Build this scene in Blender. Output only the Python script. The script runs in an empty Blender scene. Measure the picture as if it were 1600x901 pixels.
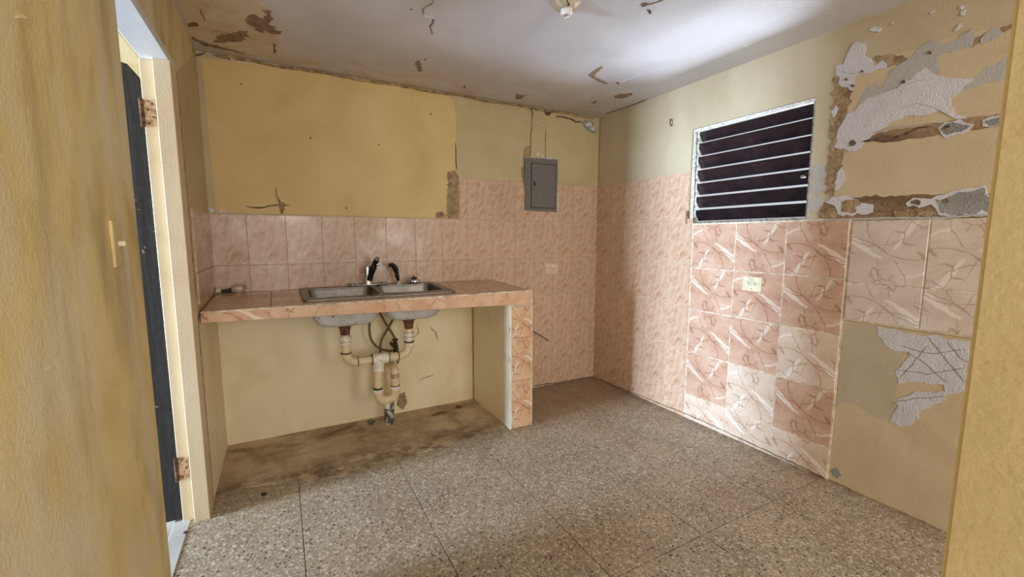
import bpy, bmesh, math, random
from mathutils import Vector, Matrix, noise as mnoise
random.seed(7)
S = bpy.context.scene
COL = S.collection

# ------------------------------------------------------------------ camera
F, CX, CY, CZ, YAW, PIT, ROL = 668.73, -2.65025, -3.22933, 1.35412, 0.493811, -0.117253, 0.000239
C = Vector((CX, CY, CZ))
_w = Vector((math.sin(YAW)*math.cos(PIT), math.cos(YAW)*math.cos(PIT), math.sin(PIT)))
_r0 = Vector((math.cos(YAW), -math.sin(YAW), 0)); _u0 = _r0.cross(_w)
_r = _r0*math.cos(ROL) + _u0*math.sin(ROL); _u = _r.cross(_w)
cam = bpy.data.cameras.new('camera'); cam_o = bpy.data.objects.new('camera', cam); COL.objects.link(cam_o)
cam.sensor_width = 36; cam.lens = F/1600*36; cam.clip_start = .02; cam.clip_end = 200
m = Matrix((_r, _u, -_w)).transposed().to_4x4(); m.translation = C
cam_o.matrix_world = m
S.camera = cam_o

def at(px, py, axis, val):
    """the point of the plane axis=val that the surveyed sight line through (px, py) meets"""
    d = _r*((px-800)/F) + _u*((450.5-py)/F) + _w
    return C + d*((val-C[axis])/d[axis])

# ------------------------------------------------------------------ light
S.view_settings.view_transform = 'Standard'; S.view_settings.look = 'None'
S.view_settings.gamma = 1; S.view_settings.exposure = 0.0
wd = bpy.data.worlds.new('sky'); S.world = wd; wd.use_nodes = True
bg = wd.node_tree.nodes['Background']
bg.inputs[0].default_value = (.86, .93, 1.0, 1); bg.inputs[1].default_value = .75
def area(name, loc, target, sx, sy, power, color):
    l = bpy.data.lights.new(name, 'AREA'); l.shape = 'RECTANGLE'; l.size = sx; l.size_y = sy
    l.energy = power; l.color = color
    o = bpy.data.objects.new(name, l); COL.objects.link(o); o.location = loc
    o.rotation_euler = (Vector(target)-Vector(loc)).to_track_quat('-Z', 'Y').to_euler()
    return o
area('daylight_door', (-9, -1.2, 1.25), (0, -1.1, .9), 1.1, 2.2, 1350, (.60, .78, 1))
area('daylight_back_window', (-2.6, -5.8, 1.55), (-2.4, 0, 1.2), .9, 1.2, 34, (1, .97, .92))
area('fill_back_room', (-1.1, -5.4, 1.6), (-2.2, -1, 1.1), 1.4, 1.6, 62, (1, .96, .88))  # added fill behind the camera, brightens the near left wall
area('daylight_window', (1.7, -1.45, .5), (0, -1.45, 1.85), 1.4, 1.2, 260, (.72, .84, 1))
try:
    S.cycles.use_denoising = True
    S.cycles.max_bounces = 10; S.cycles.diffuse_bounces = 6
except Exception: pass

# ------------------------------------------------------------------ material helpers
def lin(c):
    r = [(x/255) for x in c]
    return tuple(x/12.92 if x <= .04045 else ((x+.055)/1.055)**2.4 for x in r) + (1,)
class NT:
    def __init__(s, name, rough=.6, metal=0):
        s.m = bpy.data.materials.new(name); s.m.use_nodes = True
        s.t = s.m.node_tree; s.b = s.t.nodes['Principled BSDF']
        s.b.inputs['Roughness'].default_value = rough; s.b.inputs['Metallic'].default_value = metal
        s._oc = None; s._geo = None
    def new(s, k, **kw):
        n = s.t.nodes.new(k)
        for a, v in kw.items(): setattr(n, a, v)
        return n
    def link(s, a, b): s.t.links.new(a, b)
    def put(s, sock, v):
        if isinstance(v, bpy.types.NodeSocket): s.link(v, sock)
        elif v is not None: sock.default_value = v
    def obj(s):
        if not s._oc: s._oc = s.new('ShaderNodeTexCoord').outputs['Object']
        return s._oc
    def pos(s):
        if not s._geo: s._geo = s.new('ShaderNodeNewGeometry').outputs['Position']
        return s._geo
    def rnd(s): return s.new('ShaderNodeObjectInfo').outputs['Random']
    def mapping(s, v, scale=(1,1,1), rot=(0,0,0), loc=(0,0,0)):
        n = s.new('ShaderNodeMapping'); s.link(v, n.inputs[0])
        n.inputs['Scale'].default_value = scale; n.inputs['Rotation'].default_value = rot; n.inputs['Location'].default_value = loc
        return n.outputs[0]
    def noise(s, v, scale, detail=4, rough=.55, dist=0, color=False):
        n = s.new('ShaderNodeTexNoise'); s.link(v, n.inputs['Vector'])
        n.inputs['Scale'].default_value = scale; n.inputs['Detail'].default_value = detail
        n.inputs['Roughness'].default_value = rough; n.inputs['Distortion'].default_value = dist
        return n.outputs['Color' if color else 'Fac']
    def voro(s, v, scale, feature='F1', out='Distance', rand=1):
        n = s.new('ShaderNodeTexVoronoi', feature=feature); s.link(v, n.inputs['Vector'])
        n.inputs['Scale'].default_value = scale; n.inputs['Randomness'].default_value = rand
        return n.outputs[out]
    def ramp(s, f, stops):
        n = s.new('ShaderNodeValToRGB'); s.put(n.inputs[0], f)
        e = n.color_ramp.elements
        while len(e) < len(stops): e.new(.5)
        for x, (p, c) in zip(e, stops):
            x.position = p; x.color = lin(c) if not isinstance(c, (int, float)) else (c, c, c, 1)
        return n.outputs[0]
    def mix(s, f, a, b, mode='MIX'):
        n = s.new('ShaderNodeMix', data_type='RGBA', blend_type=mode)
        s.put(n.inputs[0], f)
        for i, v in ((6, a), (7, b)):
            if isinstance(v, tuple) and len(v) == 3: v = lin(v)
            s.put(n.inputs[i], v)
        return n.outputs[2]
    def math(s, op, a, b=None, clamp=False):
        n = s.new('ShaderNodeMath', operation=op); n.use_clamp = clamp
        s.put(n.inputs[0], a); s.put(n.inputs[1], b); return n.outputs[0]
    def vadd(s, a, b, k=1):
        n = s.new('ShaderNodeVectorMath', operation='MULTIPLY_ADD')
        s.put(n.inputs[0], b); n.inputs[1].default_value = (k, k, k); s.put(n.inputs[2], a); return n.outputs[0]
    def xyz(s, v):
        n = s.new('ShaderNodeSeparateXYZ'); s.link(v, n.inputs[0]); return n.outputs
    def color(s, v):
        if isinstance(v, tuple) and len(v) == 3: v = lin(v)
        s.put(s.b.inputs['Base Color'], v)
    def rough(s, v): s.put(s.b.inputs['Roughness'], v)
    def bump(s, h, strength=.3, dist=.01):
        n = s.new('ShaderNodeBump'); n.inputs['Strength'].default_value = strength; n.inputs['Distance'].default_value = dist
        s.link(h, n.inputs['Height']); s.link(n.outputs[0], s.b.inputs['Normal'])

def plain(name, c, rough=.5, metal=0, var=.12, scale=30, bump=0):
    n = NT(name, rough, metal); f = n.noise(n.pos(), scale, 5)
    d = tuple(max(0, x*(1-var*2)) for x in c); l = tuple(min(255, x*(1+var)) for x in c)
    n.color(n.ramp(f, [(.3, d), (.7, l)]))
    if bump: n.bump(n.noise(n.pos(), scale*3, 4), bump, .004)
    return n.m

def paint(name, c, dark, light, streak=0, rough=.55, bump=.25):
    """old wall paint: cloudy, slightly trowelled"""
    n = NT(name, rough); p = n.pos()
    a = n.noise(p, 2.2, 5, .6, .6)
    base = n.ramp(a, [(.25, dark), (.5, c), (.78, light)])
    if streak:
        q = n.mapping(p, (6, 6, 1.8))
        st = n.noise(q, 1.0, 6, .6, .35)
        base = n.mix(n.ramp(st, [(.45, 0.0), (.8, streak)]), base, tuple(int(x*.62) for x in dark))
        q2 = n.mapping(p, (4, 4, 1.3), loc=(3, 1, 7))
        base = n.mix(n.ramp(n.noise(q2, 1.3, 4, .5, .6), [(.48, 0.0), (.75, streak*1.2)]), base, (216, 206, 178))
    sp = n.noise(p, 55, 3)
    base = n.mix(n.ramp(sp, [(.72, 0.0), (.8, .35)]), base, tuple(int(x*.7) for x in dark))
    n.color(base)
    h = n.mix(.5, n.noise(p, 14, 5, .6), n.noise(p, 120, 3))
    n.bump(h, bump, .012)
    return n.m

YEL, YELD, YELL = (214, 178, 108), (198, 160, 92), (224, 194, 128)
M = {}
M['yellow'] = paint('yellow_paint', (212, 182, 122), (200, 168, 106), (220, 192, 136))
M['yellow_fg'] = paint('yellow_paint_streaked', (218, 194, 134), (200, 172, 110), (226, 208, 156), streak=.85, bump=.35)
M['yellow_pier'] = paint('yellow_paint_pier', (230, 214, 178), (220, 202, 160), (238, 228, 196), streak=.2, bump=.18)
M['khaki'] = paint('khaki_paint', (190, 172, 130), (178, 158, 116), (200, 184, 144))
M['stone'] = paint('greyish_wall_paint', (188, 172, 142), (176, 158, 126), (198, 184, 156))
M['cream'] = paint('cream_paint', (240, 224, 186), (226, 206, 162), (244, 232, 202), streak=.12)
M['peach'] = paint('peach_paint', (200, 180, 148), (186, 164, 130), (208, 192, 162))
M['olive'] = paint('olive_paint', (184, 172, 150), (176, 162, 138), (190, 180, 158))
M['frame'] = paint('cream_frame_paint', (212, 190, 156), (196, 172, 136), (220, 202, 172), rough=.4, bump=.15)
M['white_paint'] = paint('white_gloss_paint', (214, 214, 216), (206, 204, 204), (222, 222, 224), rough=.4, bump=.1)
M['plaster'] = paint('white_plaster', (206, 204, 210), (188, 184, 188), (222, 220, 226), bump=.7)
M['plaster_grey'] = paint('grey_plaster', (178, 174, 170), (164, 158, 154), (188, 186, 184), bump=.6)
M['cement'] = paint('grey_cement', (142, 140, 138), (104, 100, 98), (170, 168, 166), bump=1)
M['white_edge'] = paint('worn_glow_white', (236, 228, 208), (214, 200, 168), (244, 240, 230), bump=1)  # chipped edge whitened with the glow of the door light
M['grout'] = plain('cream_grout', (216, 196, 166), .8)
M['grout_white'] = plain('white_grout', (222, 206, 182), .8)
def crumbly():
    n = NT('crumbled_render', .95); p = n.pos()
    f = n.noise(p, 22, 8, .7, .8)
    n.color(n.ramp(f, [(.3, (112, 86, 64)), (.42, (170, 138, 102)), (.56, (200, 172, 132)), (.75, (216, 200, 172))]))
    n.bump(n.noise(p, 45, 6, .7), 1, .03); return n.m
M['crumble'] = crumbly()
def brownband():
    n = NT('bare_brown_render', .9); p = n.pos()
    f = n.noise(n.mapping(p, (20, 3, 14)), 1, 7, .65, .5)
    n.color(n.ramp(f, [(.3, (92, 70, 54)), (.5, (160, 130, 100)), (.72, (186, 156, 122))]))
    n.bump(n.noise(p, 60, 5, .7), .8, .02); return n.m
M['band'] = brownband()
M['crack'] = plain('dark_crack', (112, 92, 70), .95, var=.3)
M['crack_soft'] = plain('brown_stain', (158, 132, 92), .95, var=.2)
def ceiling_paint():
    n = NT('ceiling_paint', .42); p = n.pos()
    base = n.ramp(n.noise(p, 1.6, 5, .55, .4), [(.3, (190, 186, 188)), (.6, (206, 203, 206)), (.8, (214, 212, 214))])
    st = n.noise(p, 3.2, 6, .6, .9); y = n.xyz(p)[1]
    yy = n.new('ShaderNodeMapRange'); n.link(y, yy.inputs[0]); yy.inputs[1].default_value = -.75; yy.inputs[2].default_value = 0
    beige_fac = n.math('MULTIPLY', yy.outputs[0], n.ramp(st, [(.42, 0.0), (.62, .7)]), True)  # beige mottling, stronger towards the back wall
    n.color(n.mix(beige_fac, base, (186, 160, 128)))
    n.bump(n.mix(.5, n.noise(p, 6, 5, .6), n.noise(p, 60, 4)), .25, .02); return n.m
M['ceiling'] = ceiling_paint()
def ceiling_bare():
    n = NT('peeled_ceiling', .9); p = n.pos()
    f = n.noise(p, 7, 8, .68, .2)
    c = n.ramp(f, [(.28, (160, 130, 100)), (.38, (208, 188, 160)), (.6, (222, 208, 188)), (.8, (224, 216, 204))])
    n.color(c); n.bump(f, .8, .02); return n.m
M['ceiling_bare'] = ceiling_bare()
def ceiling_brown():
    n = NT('rusty_damp_stain', .95); p = n.pos()
    n.color(n.ramp(n.noise(p, 20, 7, .7, .7), [(.3, (116, 90, 70)), (.55, (160, 132, 104)), (.75, (192, 168, 138))]))
    n.bump(n.noise(p, 30, 6, .7), 1, .02); return n.m
M['ceiling_brown'] = ceiling_brown()
def small_tile():
    n = NT('mottled_pink_tile', .28); o = n.obj()
    q = n.vadd(o, n.noise(o, 9, 3, color=True), .05)
    rt = n.mapping(q, (1, 1, 1), (0, 0, math.radians(34)))
    f = n.noise(n.mapping(rt, (36, 13, 1)), 1.0, 7, .68, .3)
    base = n.ramp(f, [(.3, (210, 184, 162)), (.5, (200, 168, 142)), (.62, (186, 146, 116)), (.78, (158, 110, 76))])
    v = n.noise(n.mapping(rt, (60, 20, 1), loc=(4, 2, 0)), 1, 5, .62, .3)
    base = n.mix(n.ramp(v, [(.57, 0.0), (.68, .7)]), base, (162, 112, 76))
    w = n.noise(n.mapping(rt, (50, 16, 1), loc=(9, 7, 0)), 1, 4, .6, .3)
    base = n.mix(n.ramp(w, [(.6, 0.0), (.75, .6)]), base, (224, 204, 188))
    hs = n.new('ShaderNodeHueSaturation'); n.link(base, hs.inputs['Color'])
    n.put(hs.inputs['Value'], n.math('MULTIPLY_ADD', n.rnd(), .07)); hs.inputs['Value'].links[0].from_node.inputs[2].default_value = .97
    n.color(hs.outputs[0]); n.rough(n.ramp(n.noise(n.pos(), 5, 4), [(.35, .2), (.7, .42)]))
    n.bump(n.noise(n.pos(), 9, 3), .12, .02); return n.m
M['tile'] = small_tile()
def big_tile(name, cols, vein, pale):
    n = NT(name, .25); o = n.obj()
    q = n.vadd(n.vadd(o, (-.5, -.5, -.5), .06), n.noise(o, 9, 5, .6, color=True), .06)
    # cloudy ground
    g = n.noise(n.mapping(o, (1, 1, 1), (0, 0, .6)), 6, 5, .6, .6)
    base = n.ramp(g, [(.3, cols[0]), (.5, cols[1]), (.72, cols[2])])
    def line(ang, cu, cv, half, width, taper, wob=1):
        """soft mask of a tapering streak: axis at ang, centre (cu, cv), half length"""
        x = n.xyz(n.mapping(n.vadd(q, (-cu, -cv, 0)), (1, 1, 1), (0, 0, -math.radians(ang))))
        u, v = x[0], x[1]
        wd_ = n.math('ADD', n.math('MULTIPLY', u, taper), width)
        d = n.math('DIVIDE', n.math('ABSOLUTE', v), wd_)
        e = n.math('DIVIDE', n.math('ABSOLUTE', u), half)
        return n.math('MULTIPLY', n.ramp(d, [(.75, 1.0), (1.0, 0.0)]), n.ramp(e, [(.85, 1.0), (1.0, 0.0)]))
    def arc(cx, cy, rad, w):
        d = n.new('ShaderNodeVectorMath', operation='LENGTH'); n.link(n.vadd(q, (-cx, -cy, 0)), d.inputs[0])
        return n.ramp(n.math('DIVIDE', n.math('ABSOLUTE', n.math('SUBTRACT', d.outputs['Value'], rad)), w), [(.4, 1.0), (1.0, 0.0)])
    for a_ in ((-32, .10, -.03, .11, .016, .10), (62, -.07, -.09, .09, .014, -.08), (20, -.12, .10, .05, .008, .05)):
        base = n.mix(n.math('MULTIPLY', line(*a_), .9), base, pale)
    d2 = n.voro(n.mapping(q, (1, 1, .001), (0, 0, -.35), (.9, .4, 0)), 12, 'DISTANCE_TO_EDGE')
    msk2 = n.ramp(n.noise(n.mapping(o, loc=(.3, .1, 0)), 7, 2), [(.5, 0.0), (.58, 1.0)])
    base = n.mix(n.math('MULTIPLY', n.ramp(d2, [(.01, .75), (.05, 0.0)]), msk2), base, vein)
    for a_ in ((-.10, -.16, .19, .0032), (.20, .22, .30, .0028), (-.24, .06, .27, .0026), (.05, -.30, .26, .0024)):
        base = n.mix(n.math('MULTIPLY', arc(*a_), n.ramp(n.noise(o, 9, 2), [(.40, .15), (.52, .85)])), base, vein)
    n.color(base); n.rough(n.ramp(n.noise(n.pos(), 6, 3), [(.4, .16), (.7, .32)]))
    n.bump(n.noise(n.pos(), 7, 3), .06, .02); return n.m
M['big'] = big_tile('veined_rose_tile', [(186, 146, 122), (198, 160, 136), (212, 182, 160)], (146, 98, 76), (224, 204, 186))
M['big_pale'] = big_tile('veined_pale_tile', [(208, 182, 160), (216, 194, 174), (226, 208, 190)], (172, 126, 102), (236, 224, 214))
M['big_grey'] = big_tile('worn_pale_tile', [(198, 180, 166), (208, 190, 176), (218, 204, 192)], (170, 138, 120), (226, 216, 206))
M['fascia'] = big_tile('veined_salmon_tile', [(206, 158, 122), (218, 178, 144), (228, 198, 168)], (168, 106, 72), (236, 216, 194))
def terrazzo():
    n = NT('terrazzo', .45); p = n.mapping(n.pos(), (1, 1, .01))
    q = n.vadd(p, n.noise(p, 60, 2, color=True), .012)
    big = n.voro(q, 58, out='Color'); bd = n.voro(q, 58)
    x = n.xyz(big)
    base = n.ramp(n.noise(p, 3, 5, .6), [(.3, (144, 128, 107)), (.7, (170, 154, 132))])
    fine = n.voro(q, 150, out='Color'); fx = n.xyz(fine)
    base = n.mix(n.ramp(fx[0], [(.0, .55), (.3, .0)]), base, (116, 92, 70))
    base = n.mix(n.ramp(fx[1], [(.7, .0), (.9, .6)]), base, (222, 212, 194))
    chip = n.ramp(bd, [(.38, 1.0), (.5, 0.0)])
    lite = n.math('MULTIPLY', n.ramp(x[0], [(.64, 0.0), (.68, .6)]), chip)
    base = n.mix(lite, base, (224, 210, 184))
    dk = n.math('MULTIPLY', n.ramp(x[1], [(.60, 0.0), (.63, .95)]), n.ramp(bd, [(.26, 1.0), (.36, 0.0)]))
    base = n.mix(dk, base, (58, 50, 46))
    br = n.math('MULTIPLY', n.ramp(x[2], [(.78, 0.0), (.82, .8)]), n.ramp(bd, [(.28, 1.0), (.4, 0.0)]))
    base = n.mix(br, base, (124, 92, 66))
    # grime trodden along the walls and counter
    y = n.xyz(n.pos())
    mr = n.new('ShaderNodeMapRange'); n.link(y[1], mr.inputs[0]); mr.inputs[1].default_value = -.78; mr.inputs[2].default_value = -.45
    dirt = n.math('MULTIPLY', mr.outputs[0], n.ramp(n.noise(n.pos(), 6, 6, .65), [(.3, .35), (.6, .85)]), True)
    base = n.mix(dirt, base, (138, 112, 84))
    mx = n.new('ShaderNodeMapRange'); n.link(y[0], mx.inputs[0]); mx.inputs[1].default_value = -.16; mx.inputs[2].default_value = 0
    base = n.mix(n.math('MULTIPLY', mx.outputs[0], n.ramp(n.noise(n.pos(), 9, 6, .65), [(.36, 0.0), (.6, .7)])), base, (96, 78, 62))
    warm = n.ramp(n.noise(n.pos(), 1.7, 4, .6), [(.45, 0.0), (.7, .2)])
    base = n.mix(warm, base, (168, 130, 92))
    n.color(base); n.rough(n.ramp(n.noise(n.pos(), 8, 4), [(.3, .38), (.7, .62)]))
    n.bump(n.noise(n.pos(), 90, 4), .12, .004); return n.m
M['terrazzo'] = terrazzo()
def screed():
    n = NT('dirty_cement_screed', .85); p = n.pos()
    f = n.noise(p, 3.4, 9, .66, .3)
    c = n.ramp(f, [(.3, (120, 96, 72)), (.42, (172, 148, 118)), (.56, (204, 182, 150)), (.74, (218, 200, 172))])
    c = n.mix(n.ramp(n.noise(n.mapping(p, (3, 7, 1)), 1.2, 6, .65, .3), [(.52, 0.0), (.74, .6)]), c, (104, 80, 58))
    y = n.xyz(p)[1]; mr = n.new('ShaderNodeMapRange'); n.link(y, mr.inputs[0]); mr.inputs[1].default_value = -.38; mr.inputs[2].default_value = -.62
    c = n.mix(n.math('MULTIPLY', mr.outputs[0], n.ramp(n.noise(p, 9, 6, .65), [(.42, 0.0), (.6, .75)])), c, (92, 72, 52))
    n.color(c); n.bump(n.noise(p, 24, 7, .65), .8, .02); return n.m
M['screed'] = screed()
M['joint'] = plain('dark_floor_joint', (122, 108, 94), .9)
M['steel'] = NT('brushed_steel', .3, 1); 
n = M['steel']; n.color(n.ramp(n.noise(n.mapping(n.pos(), (30, 30, 30)), 1, 3), [(.3, (120, 113, 106)), (.7, (140, 133, 126))])); n.rough(n.ramp(n.noise(n.pos(), 12, 4), [(.3, .30), (.7, .42)])); M['steel'] = n.m
M['chrome'] = plain('chrome', (205, 205, 208), .12, 1, .05)
M['dull_chrome'] = plain('dull_chrome', (150, 146, 140), .3, 1, .2)
def undercoat():
    n = NT('speckled_grey_undercoat', .7); p = n.pos()
    c = n.ramp(n.noise(p, 9, 4), [(.3, (176, 172, 166)), (.7, (208, 206, 202))])
    s = n.math('MULTIPLY', n.ramp(n.voro(p, 26), [(.12, 1.0), (.22, 0.0)]), n.ramp(n.noise(p, 11, 2), [(.5, 0.0), (.56, 1.0)]))
    n.color(n.mix(s, c, (40, 36, 34))); n.bump(n.noise(p, 70, 4), .5, .006); return n.m
M['undercoat'] = undercoat()
def pvc():
    n = NT('yellowed_pipe_plastic', .45); p = n.pos()
    c = n.ramp(n.noise(p, 14, 5, .6), [(.3, (204, 176, 130)), (.6, (226, 206, 168))])
    s = n.ramp(n.noise(p, 38, 6, .65, .5), [(.6, 0.0), (.7, .75)])
    n.color(n.mix(s, c, (122, 82, 46))); return n.m
M['pvc'] = pvc()
M['pvc_white'] = plain('white_pipe_plastic', (232, 222, 204), .4, 0, .06, 40)
M['rust'] = plain('rusted_metal', (106, 72, 50), .85, .2, .3, 60, .5)
M['rust_pale'] = plain('rust_stained_paint', (192, 158, 126), .8, 0, .22, 60, .5)
M['hose'] = plain('brown_braided_hose', (128, 98, 66), .6, .1, .2, 160, .5)
M['dark_metal'] = plain('dark_metal', (60, 54, 48), .5, .4, .2)
M['teal'] = plain('teal_sealant', (34, 72, 66), .6)
M['black'] = plain('black_plastic', (26, 24, 24), .32, 0, .1)
def pipe_dark():
    n = NT('black_stained_pipe', .7); p = n.pos()
    n.color(n.ramp(n.noise(p, 18, 5, .6, .6), [(.42, (52, 50, 50)), (.52, (104, 108, 110)), (.62, (212, 200, 178))])); return n.m
M['pipe_dark'] = pipe_dark()
M['panel'] = plain('grey_panel_enamel', (112, 108, 104), .4, .2, .05, 60)
M['panel_dark'] = plain('dark_panel_gap', (52, 50, 48), .6)
M['outlet_cream'] = plain('cream_outlet_plastic', (222, 212, 180), .4, 0, .05)
M['outlet_painted'] = plain('overpainted_outlet', (224, 200, 172), .5, 0, .05)
M['slot'] = plain('dark_slot', (40, 32, 26), .8)
def doorwood():
    n = NT('black_weathered_door', .6); p = n.pos()
    c = n.ramp(n.noise(p, 30, 6, .65), [(.3, (24, 21, 22)), (.65, (42, 38, 38)), (.8, (70, 64, 62))])
    s = n.math('MULTIPLY', n.ramp(n.noise(p, 26, 5, .6), [(.66, 0.0), (.7, 1.0)]), n.ramp(n.noise(p, 4, 2), [(.5, 0.0), (.6, .8)]))
    n.color(n.mix(s, c, (196, 176, 150))); n.bump(n.noise(n.mapping(p, (30, 30, 3)), 1, 5), .4, .01); return n.m
M['door'] = doorwood()
def blade():
    n = NT('dark_louvre_blade', .28); p = n.pos()
    c = n.ramp(n.noise(p, 9, 5, .6), [(.35, (30, 22, 26)), (.6, (40, 28, 32)), (.78, (70, 42, 40))])
    n.color(c); n.rough(n.ramp(n.noise(p, 14, 4), [(.3, .2), (.7, .4)])); return n.m
M['blade'] = blade()
M['alu'] = plain('dull_aluminium', (150, 144, 134), .4, .7, .2, 50)
M['alu_white'] = plain('white_window_metal', (226, 222, 214), .4, .2, .1, 40)
M['ground'] = plain('pale_concrete', (196, 192, 186), .9, 0, .05, 4)
M['porcelain'] = plain('beige_porcelain', (196, 176, 146), .35, 0, .12, 30)
M['porcelain_white'] = plain('white_porcelain', (226, 222, 216), .3)
g = NT('clear_bulb_glass', .08); g.b.inputs['Transmission Weight'].default_value = .85; g.color((236, 230, 222)); M['glass'] = g.m
M['leaf'] = plain('dry_red_leaf', (130, 66, 40), .8)
M['twig'] = plain('brown_twig', (104, 74, 46), .9)
M['rubble'] = plain('grey_rubble', (112, 100, 84), .95, 0, .3, 60, .6)
M['scrap'] = plain('pale_scrap', (196, 178, 140), .8)

# ------------------------------------------------------------------ object helpers
def link(name, bm, mat, parent=None, smooth=False):
    me = bpy.data.meshes.new(name); bm.normal_update(); bm.to_mesh(me); bm.free()
    if mat: me.materials.append(mat if not isinstance(mat, str) else M[mat])
    if smooth:
        for p in me.polygons: p.use_smooth = True
        try: me.set_sharp_from_angle(angle=math.radians(38))
        except Exception: pass
    o = bpy.data.objects.new(name, me); COL.objects.link(o)
    if parent: o.parent = parent; o.matrix_parent_inverse = Matrix.Translation(-parent.location)
    return o
def tag(o, label, cat, group=None, kind=None):
    o['label'] = label; o['category'] = cat
    if group: o['group'] = group
    if kind: o['kind'] = kind
    return o
def thing(name, loc, label, cat, group=None, kind=None):
    o = bpy.data.objects.new(name, None); COL.objects.link(o); o.location = loc; o.empty_display_size = .05
    return tag(o, label, cat, group, kind)
def shell(name, bm, mat, label, cat): return tag(link(name, bm, mat), label, cat, kind='structure')

def box_bm(a, b, bev=0, seg=1):
    bm = bmesh.new(); bmesh.ops.create_cube(bm, size=1)
    a, b = Vector(a), Vector(b)
    for v in bm.verts: v.co = Vector([(a[i]+b[i])/2 + v.co[i]*(b[i]-a[i]) for i in range(3)])
    if bev: bmesh.ops.bevel(bm, geom=bm.edges[:], offset=bev, segments=seg, affect='EDGES', profile=.5)
    return bm
def tube_bm(pts, r, n=12, caps=True):
    pts = [Vector(p) for p in pts]; rs = r if isinstance(r, (list, tuple)) else [r]*len(pts)
    bm = bmesh.new(); rings = []
    t = (pts[1]-pts[0]).normalized()
    u = t.orthogonal().normalized()
    for i, p in enumerate(pts):
        if i == 0: t = (pts[1]-pts[0]).normalized()
        elif i == len(pts)-1: t = (pts[-1]-pts[-2]).normalized()
        else: t = ((pts[i]-pts[i-1]).normalized()+(pts[i+1]-pts[i]).normalized()).normalized()
        u = (u - t*u.dot(t)).normalized(); w = t.cross(u)
        rings.append([bm.verts.new(p + (u*math.cos(2*math.pi*k/n) + w*math.sin(2*math.pi*k/n))*rs[i]) for k in range(n)])
    for a, b in zip(rings, rings[1:]):
        for k in range(n): bm.faces.new((a[k], a[(k+1) % n], b[(k+1) % n], b[k]))
    if caps: bm.faces.new(rings[0][::-1]); bm.faces.new(rings[-1])
    return bm
def curve(pts, n=6):
    """Catmull-Rom through points"""
    P = [Vector(p) for p in pts]; P = [P[0]*2-P[1]] + P + [P[-1]*2-P[-2]]; out = []
    for i in range(1, len(P)-2):
        for k in range(n):
            t = k/n; a, b, c, d = P[i-1:i+3]
            out.append(.5*((2*b) + (c-a)*t + (2*a-5*b+4*c-d)*t*t + (3*b-a-3*c+d)*t**3))
    return out + [P[-2]]
def lathe_bm(prof, center, axis='z', n=24):
    bm = bmesh.new(); rings = []
    c = Vector(center)
    for r, z in prof:
        ring = []
        for k in range(n):
            x, y = r*math.cos(2*math.pi*k/n), r*math.sin(2*math.pi*k/n)
            ring.append(bm.verts.new(c + Vector((x, y, z))))
        rings.append(ring)
    for a, b in zip(rings, rings[1:]):
        for k in range(n): bm.faces.new((a[k], a[(k+1) % n], b[(k+1) % n], b[k]))
    bm.faces.new(rings[0][::-1]); bm.faces.new(rings[-1])
    bmesh.ops.recalc_face_normals(bm, faces=bm.faces[:])
    return bm
def slab_holes(outer, holes, plane, d0, d1):
    """rectangle grid slab with rectangular holes. plane: (axis_u, axis_v, axis_n)"""
    us = sorted({outer[0], outer[1], *[h[i] for h in holes for i in (0, 1)]})
    vs = sorted({outer[2], outer[3], *[h[i] for h in holes for i in (2, 3)]})
    bm = bmesh.new(); V = {}
    au, av, an = plane
    def v(i, j, d):
        k = (i, j, d)
        if k not in V:
            c = [0, 0, 0]; c[au], c[av], c[an] = us[i], vs[j], d; V[k] = bm.verts.new(c)
        return V[k]
    solid = lambda i, j: 0 <= i < len(us)-1 and 0 <= j < len(vs)-1 and not any(h[0] <= us[i] < h[1] and h[2] <= vs[j] < h[3] for h in holes)
    for i in range(len(us)-1):
        for j in range(len(vs)-1):
            if not solid(i, j): continue
            for d in (d0, d1): bm.faces.new((v(i, j, d), v(i+1, j, d), v(i+1, j+1, d), v(i, j+1, d)))
            for (di, dj, a, b) in ((-1, 0, (i, j), (i, j+1)), (1, 0, (i+1, j), (i+1, j+1)), (0, -1, (i, j), (i+1, j)), (0, 1, (i, j+1), (i+1, j+1))):
                if not solid(i+di, j+dj): bm.faces.new((v(*a, d0), v(*b, d0), v(*b, d1), v(*a, d1)))
    bmesh.ops.recalc_face_normals(bm, faces=bm.faces[:])
    return bm
def poly_bm(pts, nrm, t, jit=.004, step=.02, closed=True):
    """flat irregular patch: polygon on a surface, thickness t along nrm"""
    pts = [Vector(p) for p in pts]; out = []; nrm = Vector(nrm)
    for a, b in zip(pts, pts[1:]+pts[:1]):
        L = (b-a).length; k = max(1, int(L/step))
        for i in range(k):
            p = a + (b-a)*(i/k)
            if jit:
                e = (b-a).normalized().cross(nrm)
                p = p + e*jit*2*mnoise.noise(p*45) + e*jit*1.2*mnoise.noise(p*130)
            out.append(p)
    bm = bmesh.new()
    bot = [bm.verts.new(p) for p in out]; f = bm.faces.new(bot)
    r = bmesh.ops.extrude_face_region(bm, geom=[f])
    for v in r['geom']:
        if isinstance(v, bmesh.types.BMVert): v.co += nrm*t
    bmesh.ops.triangulate(bm, faces=[f for f in bm.faces if len(f.verts) > 4])
    bmesh.ops.recalc_face_normals(bm, faces=bm.faces[:])
    return bm
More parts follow.
